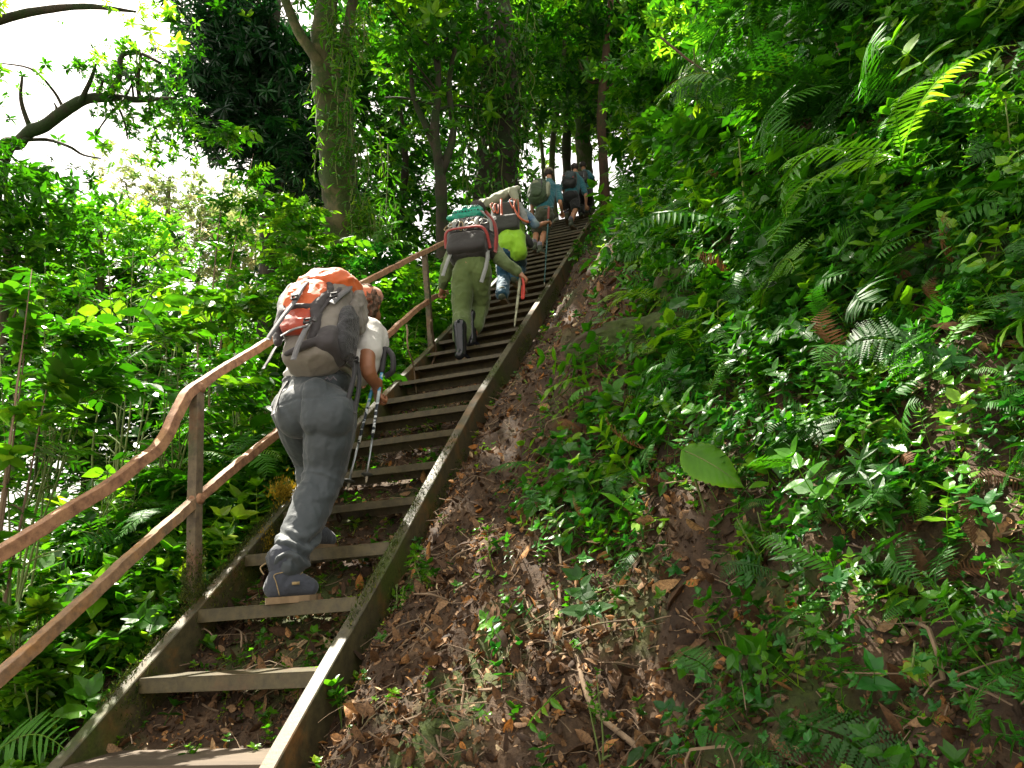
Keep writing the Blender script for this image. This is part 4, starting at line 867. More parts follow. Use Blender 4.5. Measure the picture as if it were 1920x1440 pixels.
# ---- moss cushions on the stringers and the bank
s = Soup(); BL = (np.array([(-.16, 0, 0), (.16, 0, 0), (0, .1, 1)]), np.array([(0, 1, 2)])); Pm = []
for n_ in np.arange(.6, 7.5, .0022):
    y, z = node(n_); f = vnoise(np.array([n_*1.3, 1, 1])); 
    if rng.random() < np.clip(.45+.9*f, .05, 1)*.75: Pm.append((-.462+rng.uniform(-.02, .03), y, z+.004+abs(rng.normal())*.006))
    if f > .0 and rng.random() < .6: a = rng.uniform(0, .15); Pm.append((-.398, y+a*.6, z-a*.8))
for n_ in np.arange(1.5, 26, .003):
    y, z = node(n_); f = float(vnoise(np.array([n_*1.1, 5, 1])))
    if rng.random() < np.clip(f*1.5, .0, 1)*.5: Pm.append((rng.uniform(.41, .46), y, z+.004))
    if f > .15 and rng.random() < .5: a = rng.uniform(.08, .19); Pm.append((.464, y+a*.6, z-a*.8))
for q in p1[[2, 3]]: 
    for i in range(500): a = rng.uniform(0, 6.28); Pm.append((q[0]+.034*math.cos(a), q[1]+.034*math.sin(a), p1[3][2]+abs(rng.normal())*.10))
Pm = np.array(Pm); Pm = np.repeat(Pm, 3, 0)+rng.normal(size=(len(Pm)*3, 3))*.007
s.inst(BL, rotz_basis(len(Pm), .5)*rng.uniform(.007, .018, len(Pm))[:, None, None], Pm, np.clip(.35+.25*rng.normal(size=len(Pm)), 0, 1))
tag(s.build('moss_cushions', M['moss']), kind='stuff')
s = Soup(); q = at_x(537, 925, -.44); Pm = q+rng.normal(size=(900, 3))*[.015, .07, .035]; s.inst(BL, rotz_basis(len(Pm), .5)*rng.uniform(.012, .03, len(Pm))[:, None, None], Pm, rng.random(len(Pm)))
q = at_x(500, 1020, -.40); Pm = q+rng.normal(size=(500, 3))*[.015, .03, .05]; s.inst(BL, rotz_basis(len(Pm), .5)*rng.uniform(.01, .02, len(Pm))[:, None, None], Pm, rng.random(len(Pm)))
tag(s.build('golden_moss', M['gmoss']), kind='stuff')

# ---- green undergrowth of the bank and the left slope, massed
def mass(name, mat, tms, n, x0, x1, y0, y1, dens, size, tilt=.35, up=None, lift=0., rnd=(0, 1), margin=200, mind=1.0):
    s = Soup(); P, D = scatter(n, x0, x1, y0, y1, dens, margin); P = P[D > mind]
    if len(P) == 0: return
    kk = rng.integers(0, len(tms), len(P))
    for k, tm in enumerate(tms):
        Q = P[kk == k]; sz = size*np.exp(rng.normal(size=len(Q))*.33)*np.clip(np.linalg.norm(Q-CAM, axis=1)/3.2, .48, 1); Q = Q+[0, 0, lift]*rng.random((len(Q), 1))
        u = None if up is None else np.asarray(up)
        s.inst(tm, rotz_basis(len(Q), tilt, u)*sz[:, None, None], Q, np.clip(rng.uniform(rnd[0], rnd[1], len(Q))+.25*fbm2(Q[:, 0], Q[:, 1], .8, 2, 91), 0, 1))
    o = s.build(name, mat); tag(o, kind='stuff'); print(name, len(P)); return o
VD = lambda a, p_=1.: (lambda x, y, D: np.clip(a*veg(x, y)**p_, 0, 1)*np.clip(4.5/D, .15, 1))
if not QUICK:
    mass('bank_undergrowth', M['leaf'], SPR+TOV, 70000, .5, 8, -1.8, 13, VD(.95, 1.3), .17, .40, (-.35, -.25, 0), 0, (.1, 1))
    mass('bank_herbs', M['blueg'], LOW+SPR[2:3], 90000, .5, 8, -1.8, 13, VD(.8, 1.), .065, .5, (-.3, -.2, 0), .12, (.2, 1))
    mass('bank_fern_mass', M['fern'], FR+FRF+FRW[:1], 26000, .95, 9, -1.8, 14, VD(.80, 2), .27, .5, (-.45, -.3, 0), .10, (.0, .9))
    mass('bank_tall_ferns', M['fern'], FR+FRF, 8500, 1.65, 9, .8, 14, (lambda x, y, D: VD(.9, 2)(x, y, D)*(x > 1.75+.75*sst(6.5, 4.5, y)*sst(.8, 1.6, y))), .48, .5, (-.5, -.35, 0), .25, (.0, .9), mind=2.6)
    mass('bank_dead_fronds', M['deadfern'], FR, 1100, .9, 6, -1.8, 8, VD(.5, 1), .20, .9, (-.6, -.4, -1.2), .05, (0, 1))
    mass('slope_undergrowth', M['light'], SPR+TOV, 15000, -6, -.6, -.6, 9, VD(.85), .24, .35, None, 0, (0, .9), 200)
    mass('slope_herbs', M['light'], LOW+[SPR[2]], 24000, -5, -.55, -.6, 8, VD(.7), .13, .4, None, .08, (.1, 1), 200)
    mass('slope_fern_mass', M['fern'], FR+FRF, 2600, -6, -.7, -.3, 9, VD(.7), .42, .5, None, 0, (.2, 1), 200)
    mass('upper_slope_growth', M['leaf'], SPR+FR, 4500, -9, 9, 9, 22, lambda x, y, D: .5*(np.abs(x-.1) > 1.25), .5, .4, None, 0, (0, .9), 100)

# ================================================================== TREES AND SHRUBS
def ball(n, p_=.45): return rdir(n)*(rng.random((n, 1))**p_)
# gaps cut in crowns and shrubs to let sun patches reach (point, radius)
GAPS = [(at_y(575, 555, .80), .30), (at_y(600, 520, 1.0), .22), (at_y(702, 612, 1.17), .15), (at_y(560, 1090, .66), .08), (at_d(1690, 130, 2.7), .22), (at_d(1600, 260, 3.0), .14), (at_d(1330, 60, 9), .9), (at_d(1240, 180, 9), .5), (at_d(720, 260, 11), .7), (at_d(700, 500, 8), .5), (at_y(870, 400, 3.5), .15), (at_y(935, 360, 5.0), .3)]
for px_, py_, r_ in ((1150, 1300, .08), (1260, 1340, .08), (1030, 1180, .07), (1180, 1130, .05), (900, 1250, .07), (1350, 880, .07), (1250, 960, .06), (1500, 700, .12), (1420, 560, .16), (1800, 690, .10), (1640, 900, .06), (1750, 1050, .07), (1560, 1180, .06), (1480, 330, .14), (1300, 420, .15), (1120, 520, .2), (1180, 440, .3), (1060, 600, .14), (760, 900, .06), (440, 1180, .12), (230, 1430, .16), (640, 1050, .05), (330, 1300, .10), (150, 1330, .4), (100, 1150, .45), (260, 1080, .3), (400, 980, .25), (470, 900, .2), (300, 900, .3), (60, 1250, .3), (200, 1250, .25), (330, 1130, .2), (180, 1010, .3), (60, 1000, .35), (420, 1060, .12), (560, 720, .3), (990, 640, .1), (960, 840, .07)):
    GAPS.append((ground(px_, py_), r_))
def gapmask(P, pad, tmin):
    k = np.ones(len(P), bool)
    for g0, gr_ in GAPS:
        w_ = P-g0; t_ = w_@SUN; k &= ~((t_ > tmin) & (np.linalg.norm(w_-t_[:, None]*SUN, axis=1) < gr_+pad))
    return k
def crown(s, c, R, ncl, nl, size, cr, tms, rnd=(.05, .95), tilt=.5, flat=.7, clear=True):
    P0 = np.asarray(c)+ball(ncl)*np.asarray(R); a0 = rng.uniform(rnd[0], rnd[1], ncl)
    P = np.repeat(P0, nl, 0)+rng.normal(size=(ncl*nl, 3))*cr*[1, 1, flat]; a = np.clip(np.repeat(a0, nl)+rng.normal(size=ncl*nl)*.08, 0, 1)
    k = (P[:, 2] > H(P[:, 0], P[:, 1], False)+.1)
    if clear: k &= ~((P[:, 0] > -1.0) & (P[:, 0] < .9) & (P[:, 2] < zline(P[:, 1])+2.3) & (P[:, 1] < 13)) & (np.linalg.norm(P-CAM, axis=1) > 2.2)
    k &= gapmask(P, size*.55, 1.5)
    P = P[k]; a = a[k]; kk = rng.integers(0, len(tms), len(P))
    for i, tm in enumerate(tms):
        Q = P[kk == i]; s.inst(tm, rotz_basis(len(Q), tilt)*(size*np.exp(rng.normal(size=len(Q))*.25))[:, None, None], Q, a[kk == i])
    return P0
def tree(label, trunk, radii, bark, crowns, mat, group=None, cat='tree', extra=None, nlimb=9, seg=14, name='tree', knob=.05):
    """trunk: 3D points; crowns: list of dict(c, R, ncl, nl, size, cr, tms ...)"""
    base = trunk[0]; e = empty(name, base); tag(e, label, cat, group)
    Q = smoothpath(trunk, max(8, 6*len(trunk))); r = np.interp(np.linspace(0, 1, len(Q)), np.linspace(0, 1, len(radii)), radii)
    Qf = smoothpath(Q, len(Q)*2); rf = np.interp(np.linspace(0, 1, len(Qf)), np.linspace(0, 1, len(r)), r)
    V, T = tube(Qf, rf, seg); V = V+(fbm(V*3.5, 3, 3)*np.repeat(np.append(rf, [0, 0]), 1)[np.minimum(np.arange(len(V))//seg, len(rf)-1)]*.22)[:, None]*nrm(V-Qf[np.minimum(np.arange(len(V))//seg, len(rf)-1)])
    mesh('trunk', V, T, bark, e)
    br = []; s = Soup()
    for cdict in crowns:
        cd_ = dict(cdict); P0 = crown(s, **cd_); k = rng.permutation(len(P0))[:nlimb]
        for q in P0[k]:
            i = int(np.clip(np.argmin(np.linalg.norm(Q-q, axis=1))-rng.integers(0, 4), 1, len(Q)-1)); a = Q[i]; m_ = (a+q)/2+rng.normal(size=3)*np.linalg.norm(q-a)*.10+[0, 0, np.linalg.norm(q-a)*.06]
            L_ = np.linalg.norm(q-a); br.append(tube(smoothpath([a, m_, q], 9), np.linspace(min(r[i]*.42, .02+.022*L_), .008, 9), 6, False))
    if extra: br += extra
    if br: V, T = join(br); o = mesh('branches', V, T, bark, e)
    if s.n: s.build('crown', mat, e)
    return e
def cr_(px, py, D, rx, ry, ncl, nl, size, cr, tms, dz=None, **k):
    sc = D/F_PX; return dict(c=at_d(px, py, D), R=(rx*sc, (dz or rx*sc), ry*sc), ncl=ncl, nl=nl, size=size, cr=cr, tms=tms, **k)
def down(P): P = np.asarray(P, float); return np.array([P[0], P[1], float(H(P[0], P[1], False))-.15])
def shrub(label, px, py, D, wpx, mat, tms, size, n=60, nst=5, cat='shrub', group=None, bark='stem', lean=.25, hfrac=.10, name='shrub', rnd=(.1, .95), spread=1.):
    top_ = at_d(px, py, D); b = down(top_); hgt = max(top_[2]-b[2], .25); e = empty(name, b); tag(e, label, cat, group); W = wpx*D/F_PX*.5*spread
    st = []; s = Soup(); nodes = []
    for k in range(nst):
        a = rng.uniform(0, 6.28); rr = W*rng.uniform(.2, 1.0); tp = b+np.array([math.cos(a)*rr, math.sin(a)*rr, hgt*(1-.35*rng.random()*(rr/W)) if k else hgt]); 
        if k == 0: tp[:2] = top_[:2]
        m_ = b+(tp-b)*.5+rng.normal(size=3)*W*.10*[1, 1, .2]-np.array([math.cos(a), math.sin(a), 0])*rr*.2
        Q = smoothpath([b+rng.normal(size=3)*.03*[1, 1, 0], m_, tp], 12); st.append(tube(Q, np.linspace(.003+.0028*hgt, .002, 12), 6)); nodes.append(Q)
        for j in range(int(3+hgt*2)):
            i = rng.integers(int(12*hfrac), 12); a2 = rng.uniform(0, 6.28); L_ = W*rng.uniform(.25, .7)*(1-.4*i/12); q = Q[i]+np.array([math.cos(a2)*L_, math.sin(a2)*L_, L_*.45]); S_ = smoothpath([Q[i], (Q[i]+q)/2+[0, 0, L_*.12], q], 7); st.append(tube(S_, np.linspace(.005, .002, 7), 5, False)); nodes.append(S_)
    N_ = np.concatenate(nodes); wts = np.clip((N_[:, 2]-b[2])/hgt-hfrac*.6, .02, 1); I = rng.choice(len(N_), n, p=wts/wts.sum()); P = N_[I]+rng.normal(size=(n, 3))*size*.15
    P[:, 2] = np.maximum(P[:, 2], H(P[:, 0], P[:, 1], False)+.02); ok = ~((P[:, 0] > -.62) & (P[:, 0] < .6)) | (P[:, 2] < zline(P[:, 1])-.1); P = P[ok]
    ok = (np.linalg.norm(P-CAM, axis=1) > 1.2) & gapmask(P, size*.2, .45); P = P[ok]; n = len(P)
    ax = nrm((P-b)*[1, 1, 0]+rng.normal(size=(n, 3))*W*.6*[1, 1, .2]); kk = rng.integers(0, len(tms), n); a = rng.uniform(rnd[0], rnd[1], n)
    y_ = nrm(ax+[0, 0, .25]); u = nrm(np.array([0, 0, 1.])+rng.normal(size=(n, 3))*.3); Mx = basis(y_, u)
    for i, tm in enumerate(tms):
        sel = kk == i; s.inst(tm, Mx[sel]*(size*np.exp(rng.normal(size=sel.sum())*.22))[:, None, None], P[sel], a[sel])
    V, T = join(st); mesh('stems', V, T, M[bark], e); s.build('foliage', mat, e); return e
if not QUICK:
    # --- mid-distance trees behind the stairway
    A = lambda *L: [at_d(*q) for q in L]
    vt = A((652, 640, 10.2), (648, 520, 10.2), (640, 400, 10.2), (634, 280, 10.2), (622, 180, 10.2), (606, 90, 10.2), (612, 20, 10.3), (628, -80, 10.4)); vt[0] = np.array([vt[1][0], vt[1][1], vt[0][2]-3.5])
    ex = [tube(smoothpath(A((616, 150, 10.1), (590, 105, 10.0), (560, 60, 10.0), (535, 0, 10.0), (515, -60, 10)), 20), np.linspace(.085, .06, 20), 10), tube(smoothpath(A((622, 120, 10.2), (650, 70, 10.3), (662, 0, 10.4), (690, -80, 10.4)), 20), np.linspace(.10, .06, 20), 10)]
    tree('pale lichen-spotted tree trunk forking high above the orange rucksack', vt, [.35, .31, .27, .25, .24, .20, .15, .12], M['bark_pale'], [cr_(620, -160, 11, 260, 150, 90, 9, .22, .45, WS)], M['leaf'], extra=ex, nlimb=10, seg=20)
    # climber on its right side
    s = Soup(); vp = []; 
    for k in range(110):
        t = rng.uniform(0, 1); py = -40+600*(t+.05*math.sin(t*31)); 
        if math.sin(t*17+1)+math.sin(t*41)*.6 < -.5 and rng.random() < .8: continue
        pxc = np.interp(py, [-40, 90, 280, 400, 520], [628, 622, 650, 664, 672]); q = at_d(pxc+rng.normal()*24+20, py, 9.75+rng.random()*.2); L_ = rng.uniform(.3, 1.1)
        pth = smoothpath([q, q+[rng.normal()*.05, -.05, -L_*.5], q+[rng.normal()*.08, -.03, -L_]], 8); vp.append(tube(pth, .008, 4, False)); m = int(L_*34); I = rng.integers(0, 8, m)
        P = pth[I]+rng.normal(size=(m, 3))*.06; d = rng.normal(size=(m, 3))*[.7, .7, .3]-[0, 0, .5]; s.inst(L4, basis(d, rng.normal(size=(m, 3))*.5+[0, -.8, .6])*rng.uniform(.08, .17, m)[:, None, None], P, np.clip(rng.normal(.45, .2)+rng.normal(size=m)*.1, 0, 1))
    e = empty('climbing_vine', at_d(672, 560, 9.8)); tag(e, 'leafy climber hanging down the right side of the pale forked trunk', 'climbing vine'); V, T = join(vp); mesh('stems', V, T, M['stem'], e); s.build('foliage', M['light'], e)
    # dark glossy tree
    dt = A((500, 640, 14), (505, 420, 14), (500, 200, 14), (520, 0, 14)); dt[0] = np.array([dt[1][0], dt[1][1], dt[0][2]-4])
    tree('dark tree with dense glossy blackish leaves left of the pale forked trunk', dt, [.22, .18, .13, .07], M['bark_dark'],
         [cr_(500, 130, 14, 128, 200, 150, 9, .21, .34, WL, dz=1.6, rnd=(0, .6)), cr_(455, 60, 13.6, 85, 85, 50, 9, .21, .32, WL, dz=1., rnd=(0, .5)), cr_(420, 200, 13.5, 55, 120, 44, 8, .21, .3, WL, dz=.9, rnd=(0, .5)), cr_(560, 300, 13.5, 70, 70, 50, 8, .21, .3, WL, dz=1., rnd=(0, .8))], M['dark'], nlimb=16)
    # big mossy trunk
    bt_ = A((930, 520, 13.5), (932, 380, 13.5), (936, 250, 13.5), (934, 120, 13.5), (925, -20, 13.5), (930, -150, 13.5)); bt_[0] = np.array([bt_[1][0], bt_[1][1], bt_[1][2]-1.5])
    tree('very thick dark mossy trunk right behind the pale canvas sheet', bt_, [.52, .44, .39, .36, .33, .26], M['bark_dark'], [cr_(900, -60, 14, 230, 120, 75, 9, .18, .5, WS, dz=2.5), cr_(960, 130, 15, 120, 120, 45, 8, .18, .4, WS, dz=1.)], M['canopy'], nlimb=12, seg=24)
    s = Soup(); vp = []
    for k in range(95):
        py = rng.uniform(0, 380); q = at_d(rng.choice([880, 885, 900, 975, 985, 950, 930])+rng.normal()*12, py, 12.8); L_ = rng.uniform(.3, 1.3); pth = smoothpath([q, q+[rng.normal()*.08, 0, -L_*.5], q+[rng.normal()*.1, 0, -L_]], 8); vp.append(tube(pth, .008, 4, False))
        m = int(L_*22); I = rng.integers(0, 8, m); s.inst(S4, basis(rng.normal(size=(m, 3))*[.7, .7, .3]-[0, 0, .6], rng.normal(size=(m, 3))*.5+[0, -.8, .6])*rng.uniform(.10, .20, m)[:, None, None], pth[I]+rng.normal(size=(m, 3))*.07, rng.uniform(0, .8, m))
    e = empty('climbing_vine', at_d(930, 400, 12.8)); tag(e, 'creeper with drooping leaves covering the very thick dark trunk', 'climbing vine'); V, T = join(vp); mesh('stems', V, T, M['stem'], e); s.build('foliage', M['leaf'], e)
    # slender forked trunk between the two
    st_ = A((830, 520, 12), (828, 420, 12), (826, 330, 12), (815, 240, 12), (822, 160, 12), (812, 40, 12)); st_[0] = down(st_[0])
    ex = [tube(smoothpath(A((826, 300, 12), (800, 240, 12), (775, 180, 12), (770, 110, 12)), 14), np.linspace(.07, .035, 14), 8), tube(smoothpath(A((826, 330, 12), (850, 250, 12.2), (842, 160, 12.2), (860, 60, 12)), 14), np.linspace(.08, .035, 14), 8)]
    tree('slender brown trunk splitting into three between the pale trunk and the very thick one', st_, [.12, .105, .10, .08, .06, .04], M['bark_dark'], [cr_(800, 90, 12.5, 130, 180, 72, 9, .16, .42, WS, dz=1.6)], M['leaf'], extra=ex)
    for i, (L_, rad, lab) in enumerate([(((1042, 420, 16), (1035, 300, 16), (1048, 180, 16), (1060, 60, 16), (1058, -60, 16)), .075, 'thin bent trunk rising right behind the khaki cap'),
                                   (((1068, 420, 17), (1062, 280, 17), (1075, 150, 17), (1066, 0, 17), (1070, -90, 17)), .12, 'straight medium trunk rising behind the dark blue-grey rucksack'),
                                   (((1098, 420, 16.5), (1095, 280, 16.5), (1092, 160, 16.5), (1110, 40, 16.5), (1112, -60, 16)), .20, 'wide dark trunk rising behind the foremost hiker'),
                                   (((1135, 430, 14), (1132, 320, 14), (1128, 200, 14), (1140, 60, 14), (1150, -60, 14)), .11, 'reddish brown trunk at the crest of the bank right of the foremost hiker'),
                                   (((1012, 420, 18), (1018, 300, 18), (1000, 180, 18), (1012, 20, 18), (1010, -60, 18)), .06, 'very thin trunk rising right beside the very thick one'),
                                   (((760, 560, 15), (752, 420, 15), (760, 300, 15), (745, 160, 15), (742, 20, 15)), .09, 'thin dark trunk just right of the vine-hung pale trunk')]):
        t_ = A(*L_); t_[0] = down(t_[0]) if i < 5 else np.array([t_[1][0], t_[1][1], t_[0][2]-2.]); x0_, y0_ = L_[-2][0], L_[-2][1]
        tree(lab, t_, [rad, rad*.9, rad*.8, rad*.65, rad*.5], M['bark_red' if i == 3 else 'bark_dark' if i % 2 else 'bark'], [cr_(x0_+rng.normal()*30, y0_-10, L_[0][2]+.5, 105, 95, 42, 8, .19, .42, WS, dz=1.5), cr_(x0_+rng.normal()*60, y0_+130, L_[0][2]+1, 90, 80, 24, 7, .17, .38, WS, dz=1.3)], M['canopy' if i % 2 else 'lime'], group=None, nlimb=5, seg=10)
    # --- mossy overhanging tree, upper left
    mt_ = A((-60, 560, 9), (-20, 380, 9), (40, 262, 9), (85, 235, 9), (150, 190, 9), (205, 183, 9), (262, 187, 9), (330, 184, 9)); mt_[0] = down(mt_[0])
    bs = [(((200, 184), (222, 150), (228, 105), (262, 100), (300, 118)), .045), (((262, 187), (258, 150), (264, 110), (262, 92)), .03), (((150, 192), (170, 150), (180, 120)), .035), (((45, 262), (90, 262), (130, 275), (155, 290), (188, 297)), .028), (((60, 250), (40, 190), (42, 140)), .035), (((280, 188), (280, 215), (272, 232)), .02), (((215, 186), (232, 225), (240, 262)), .02), (((120, 205), (100, 170), (60, 130), (0, 118)), .022), (((235, 185), (205, 215), (180, 250)), .02)]
    ex = [tube(smoothpath([at_d(x, y, 9+rng.normal()*.15) for x, y in L_], 14), np.linspace(r_, r_*.4, 14), 7) for L_, r_ in bs]
    kw = dict(size=.080, cr=.22, tms=WS+TS4, clear=False)
    tree('gnarled mossy tree reaching a long bare-topped branch across the white sky', mt_, [.22, .13, .085, .075, .062, .05, .035, .015], M['bark_dark'], [cr_(235, 120, 9, 60, 40, 20, 7, **kw), cr_(290, 130, 9, 45, 55, 20, 7, **kw), cr_(165, 140, 9, 40, 30, 13, 7, **kw), cr_(250, 235, 9, 90, 45, 25, 7, **kw), cr_(110, 180, 9, 35, 20, 6, 7, **kw), cr_(330, 240, 9.3, 45, 75, 23, 7, **kw), cr_(320, 90, 9.2, 25, 35, 9, 6, **kw)], M['leaf'], extra=ex, nlimb=1)
    # --- leafy tree whose twigs hang in from the top left corner
    tl_ = A((-420, 700, 7), (-380, 300, 7), (-260, 80, 7), (-60, 50, 7), (60, 22, 7), (160, 12, 7), (255, 22, 7)); tl_[0] = down(tl_[0])
    kw = dict(size=.075, cr=.20, tms=WS+TS4, clear=False, rnd=(.3, 1))
    tree('light green leafy boughs hanging in from the top left corner', tl_, [.22, .18, .12, .06, .04, .03, .01], M['bark_dark'], [cr_(50, 40, 7, 95, 50, 48, 8, **kw), cr_(150, 50, 7, 60, 30, 20, 7, **kw), cr_(30, 105, 7.2, 60, 35, 11, 6, **kw), cr_(170, 5, 7, 110, 22, 34, 7, **kw), cr_(245, 45, 7, 22, 40, 12, 5, **kw), cr_(-180, 60, 7, 130, 120, 45, 8, **kw)], M['lime'], nlimb=0)
    # --- left edge round-leaved tree, further small trees
    def simple_tree(lab, px, py, D, rx, ry, n, size, mat, tms, bark='bark', nl=8, cr=.35, dz=None, rnd=(.05, .95), grp=None, below=1.4, **k):
        b = at_d(px, py+ry*below, D); b[2] = min(b[2], float(H(b[0], b[1], False))-.1); t_ = [b, at_d(px+rng.normal()*8, py+ry*.5, D), at_d(px, py-ry*.6, D)]; w_ = rx*D/F_PX
        return tree(lab, t_, [.05+.05*w_, .03+.03*w_, .02], M[bark], [cr_(px, py, D, rx, ry, n, nl, size, cr, tms, dz, rnd=rnd, **k)], M[mat], grp, nlimb=12, seg=10)
    simple_tree('dark green round-leaved tree filling the left edge below the mossy branch', 10, 430, 8.5, 105, 190, 90, .12, 'leaf', WS, dz=1.0, rnd=(0, .9), cr=.28)
    simple_tree('mid-green tree standing under the gnarled mossy branch', 190, 500, 12, 110, 110, 70, .15, 'leaf', WS, dz=1.3)
    simple_tree('yellow-green bushy tree beside the round-leaved tree', 245, 440, 15, 70, 60, 40, .15, 'lime', WS, dz=1.2)
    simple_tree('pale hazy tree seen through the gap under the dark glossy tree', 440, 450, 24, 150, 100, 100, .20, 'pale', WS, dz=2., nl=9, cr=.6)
    simple_tree('pale distant tree seen just left of the pale forked trunk', 560, 430, 21, 95, 95, 80, .18, 'pale', WS, dz=2., nl=9, cr=.5)
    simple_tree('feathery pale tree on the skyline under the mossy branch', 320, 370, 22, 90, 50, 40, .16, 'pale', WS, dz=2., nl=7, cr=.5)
    # forest wall behind
    s = Soup()
    for px, py, D, rx, ry, n in [(720, 300, 17, 120, 260, 70), (860, 250, 19, 120, 280, 80), (1000, 120, 20, 130, 160, 70), (1120, 120, 19, 130, 190, 90), (980, 330, 21, 110, 90, 20), (1180, 260, 16, 80, 160, 55), (690, 420, 15, 60, 120, 36), (860, 480, 15, 90, 90, 44), (760, 40, 18, 160, 110, 60), (420, 660, 15, 300, 100, 150), (120, 680, 14, 260, 120, 120), (620, 620, 12, 120, 90, 50), (200, 800, 11, 300, 100, 130), (-80, 560, 12, 160, 160, 90)]:
        crown(s, **cr_(px, py, D, rx, ry, int(n*.72) if py < 400 else n, 9, .18, .55, WS, dz=2.2, rnd=(0, .95)))
    tag(s.build('forest_foliage', M['canopy']), kind='stuff')
    # --- crowns over the bank crest
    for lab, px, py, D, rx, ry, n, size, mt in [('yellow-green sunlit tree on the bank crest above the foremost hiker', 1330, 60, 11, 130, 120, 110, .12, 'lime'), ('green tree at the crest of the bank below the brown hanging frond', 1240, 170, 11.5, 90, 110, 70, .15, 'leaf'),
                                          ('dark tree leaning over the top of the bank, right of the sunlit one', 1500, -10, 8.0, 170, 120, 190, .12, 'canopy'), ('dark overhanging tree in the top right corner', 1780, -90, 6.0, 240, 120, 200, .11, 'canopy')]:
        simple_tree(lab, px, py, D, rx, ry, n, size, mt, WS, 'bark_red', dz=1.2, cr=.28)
    # --- unseen tree added left of view to shade the lower stairs and bank
    b = np.array([-4.2, -3.6, 0.]); b = down(b)
    tree('tall broad unseen tree added to shade the lower stairway', [b, b+[.1, .2, 5], b+[.5, 1.0, 9], b+[.6, 1.4, 11.5]], [.45, .36, .26, .15], M['bark_dark'],
         [dict(c=(-1.3, 2.0, 9.4), R=(2.5, 2.6, 1.2), ncl=SHN, nl=11, size=.26, cr=.42, tms=WS, clear=False), dict(c=(.2, -2.0, 8.6), R=(2.8, 2.6, 1.2), ncl=SHN, nl=11, size=.26, cr=.42, tms=WS, clear=False)], M['canopy'], nlimb=24)

    # --- shrubs and saplings on the slope left of the stairs
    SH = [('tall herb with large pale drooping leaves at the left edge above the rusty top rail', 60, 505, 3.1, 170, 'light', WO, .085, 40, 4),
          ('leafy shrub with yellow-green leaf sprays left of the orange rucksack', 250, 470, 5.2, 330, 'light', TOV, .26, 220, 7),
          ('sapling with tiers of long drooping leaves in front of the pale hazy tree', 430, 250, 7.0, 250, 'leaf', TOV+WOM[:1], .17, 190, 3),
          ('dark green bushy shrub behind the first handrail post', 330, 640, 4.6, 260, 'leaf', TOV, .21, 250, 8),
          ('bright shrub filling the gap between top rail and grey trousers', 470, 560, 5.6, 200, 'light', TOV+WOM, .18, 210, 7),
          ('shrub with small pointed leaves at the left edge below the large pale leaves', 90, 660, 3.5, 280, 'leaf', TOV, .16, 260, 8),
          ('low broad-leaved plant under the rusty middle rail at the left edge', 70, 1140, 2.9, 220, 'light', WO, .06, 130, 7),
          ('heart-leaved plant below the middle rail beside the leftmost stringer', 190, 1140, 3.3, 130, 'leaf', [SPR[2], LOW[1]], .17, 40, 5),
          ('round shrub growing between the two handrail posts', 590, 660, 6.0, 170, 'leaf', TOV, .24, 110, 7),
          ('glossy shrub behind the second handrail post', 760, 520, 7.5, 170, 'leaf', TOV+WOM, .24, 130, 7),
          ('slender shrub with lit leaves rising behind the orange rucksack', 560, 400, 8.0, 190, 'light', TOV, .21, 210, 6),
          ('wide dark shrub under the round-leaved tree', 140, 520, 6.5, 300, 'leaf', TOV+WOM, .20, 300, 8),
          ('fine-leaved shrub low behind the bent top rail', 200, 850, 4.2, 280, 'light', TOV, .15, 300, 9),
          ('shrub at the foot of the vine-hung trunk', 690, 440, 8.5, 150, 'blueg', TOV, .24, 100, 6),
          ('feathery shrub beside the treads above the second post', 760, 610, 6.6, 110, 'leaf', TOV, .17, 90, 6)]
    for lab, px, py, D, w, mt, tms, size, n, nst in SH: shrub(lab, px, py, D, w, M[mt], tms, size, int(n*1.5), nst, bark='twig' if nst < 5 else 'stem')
    # --- ferns one can tell apart
    def fern(label, px, py, L_, n, mat='fern', tms=FR, D=None, tilt=(0, 0, 0), group=None, spread=1., seed=0):
        q = ground(px, py) if D is None else at_d(px, py, D); r = np.random.default_rng(seed+int(px)); e = empty('fern', q); tag(e, label, 'fern', group); nn = nrm(grad(q[:1], q[1:2])[0]*.6+[0, 0, .6]+np.asarray(tilt))
        for k in range(n):
            a = 2*math.pi*k/n*spread+r.normal()*.25; x = nrm(np.cross(nn, [math.sin(a), -math.cos(a), .1])); B = basis(x, nn); s_ = Soup(); s_.inst(tms[r.integers(0, len(tms))], (B*L_*r.uniform(.75, 1.1))[None], q[None], np.array([r.uniform(.3, .9)])); s_.build('frond', M[mat], e)
        return e
    fern('tall yellow-green fern catching the light near the top right corner', 1690, 300, .50, 6, 'lime', FR, 2.6, (-.5, -.3, 1.2), seed=3)
    fern('dark arching fern at the right edge, level with the yellow-green one', 1880, 360, .40, 6, 'fern', FRF, 2.4, (-.6, -.2, .1), seed=4)
    fern('fern with long fronds hanging over the dark hollow in the bank', 1310, 330, .50, 6, 'fern', FR, 5.3, (-.3, -.3, -.1), seed=5)
    fern('fern with bluish fronds at the right edge halfway up', 1840, 560, .34, 6, 'blueg', FR, 2.2, (-.5, -.3, .1), seed=6)
    fern('fine-cut fern left of the single big leaf', 1190, 800, .36, 7, 'fern', FRF, None, (-.2, -.2, .1), seed=7)
    fern('pair of small pinnate ferns hanging in the brown litter, lower right', 1410, 1150, .20, 4, 'blueg', FRW, None, (-.4, -.5, -.5), seed=8)
    fern('broad feathery fern spreading at the right edge, below the middle', 1800, 850, .34, 7, 'fern', FRF, 1.9, (-.3, -.3, .3), seed=9)
    fern('low fern with pale fronds in the bottom right corner', 1760, 1310, .22, 6, 'fern', FRF, None, (-.3, -.4, 0), seed=10)
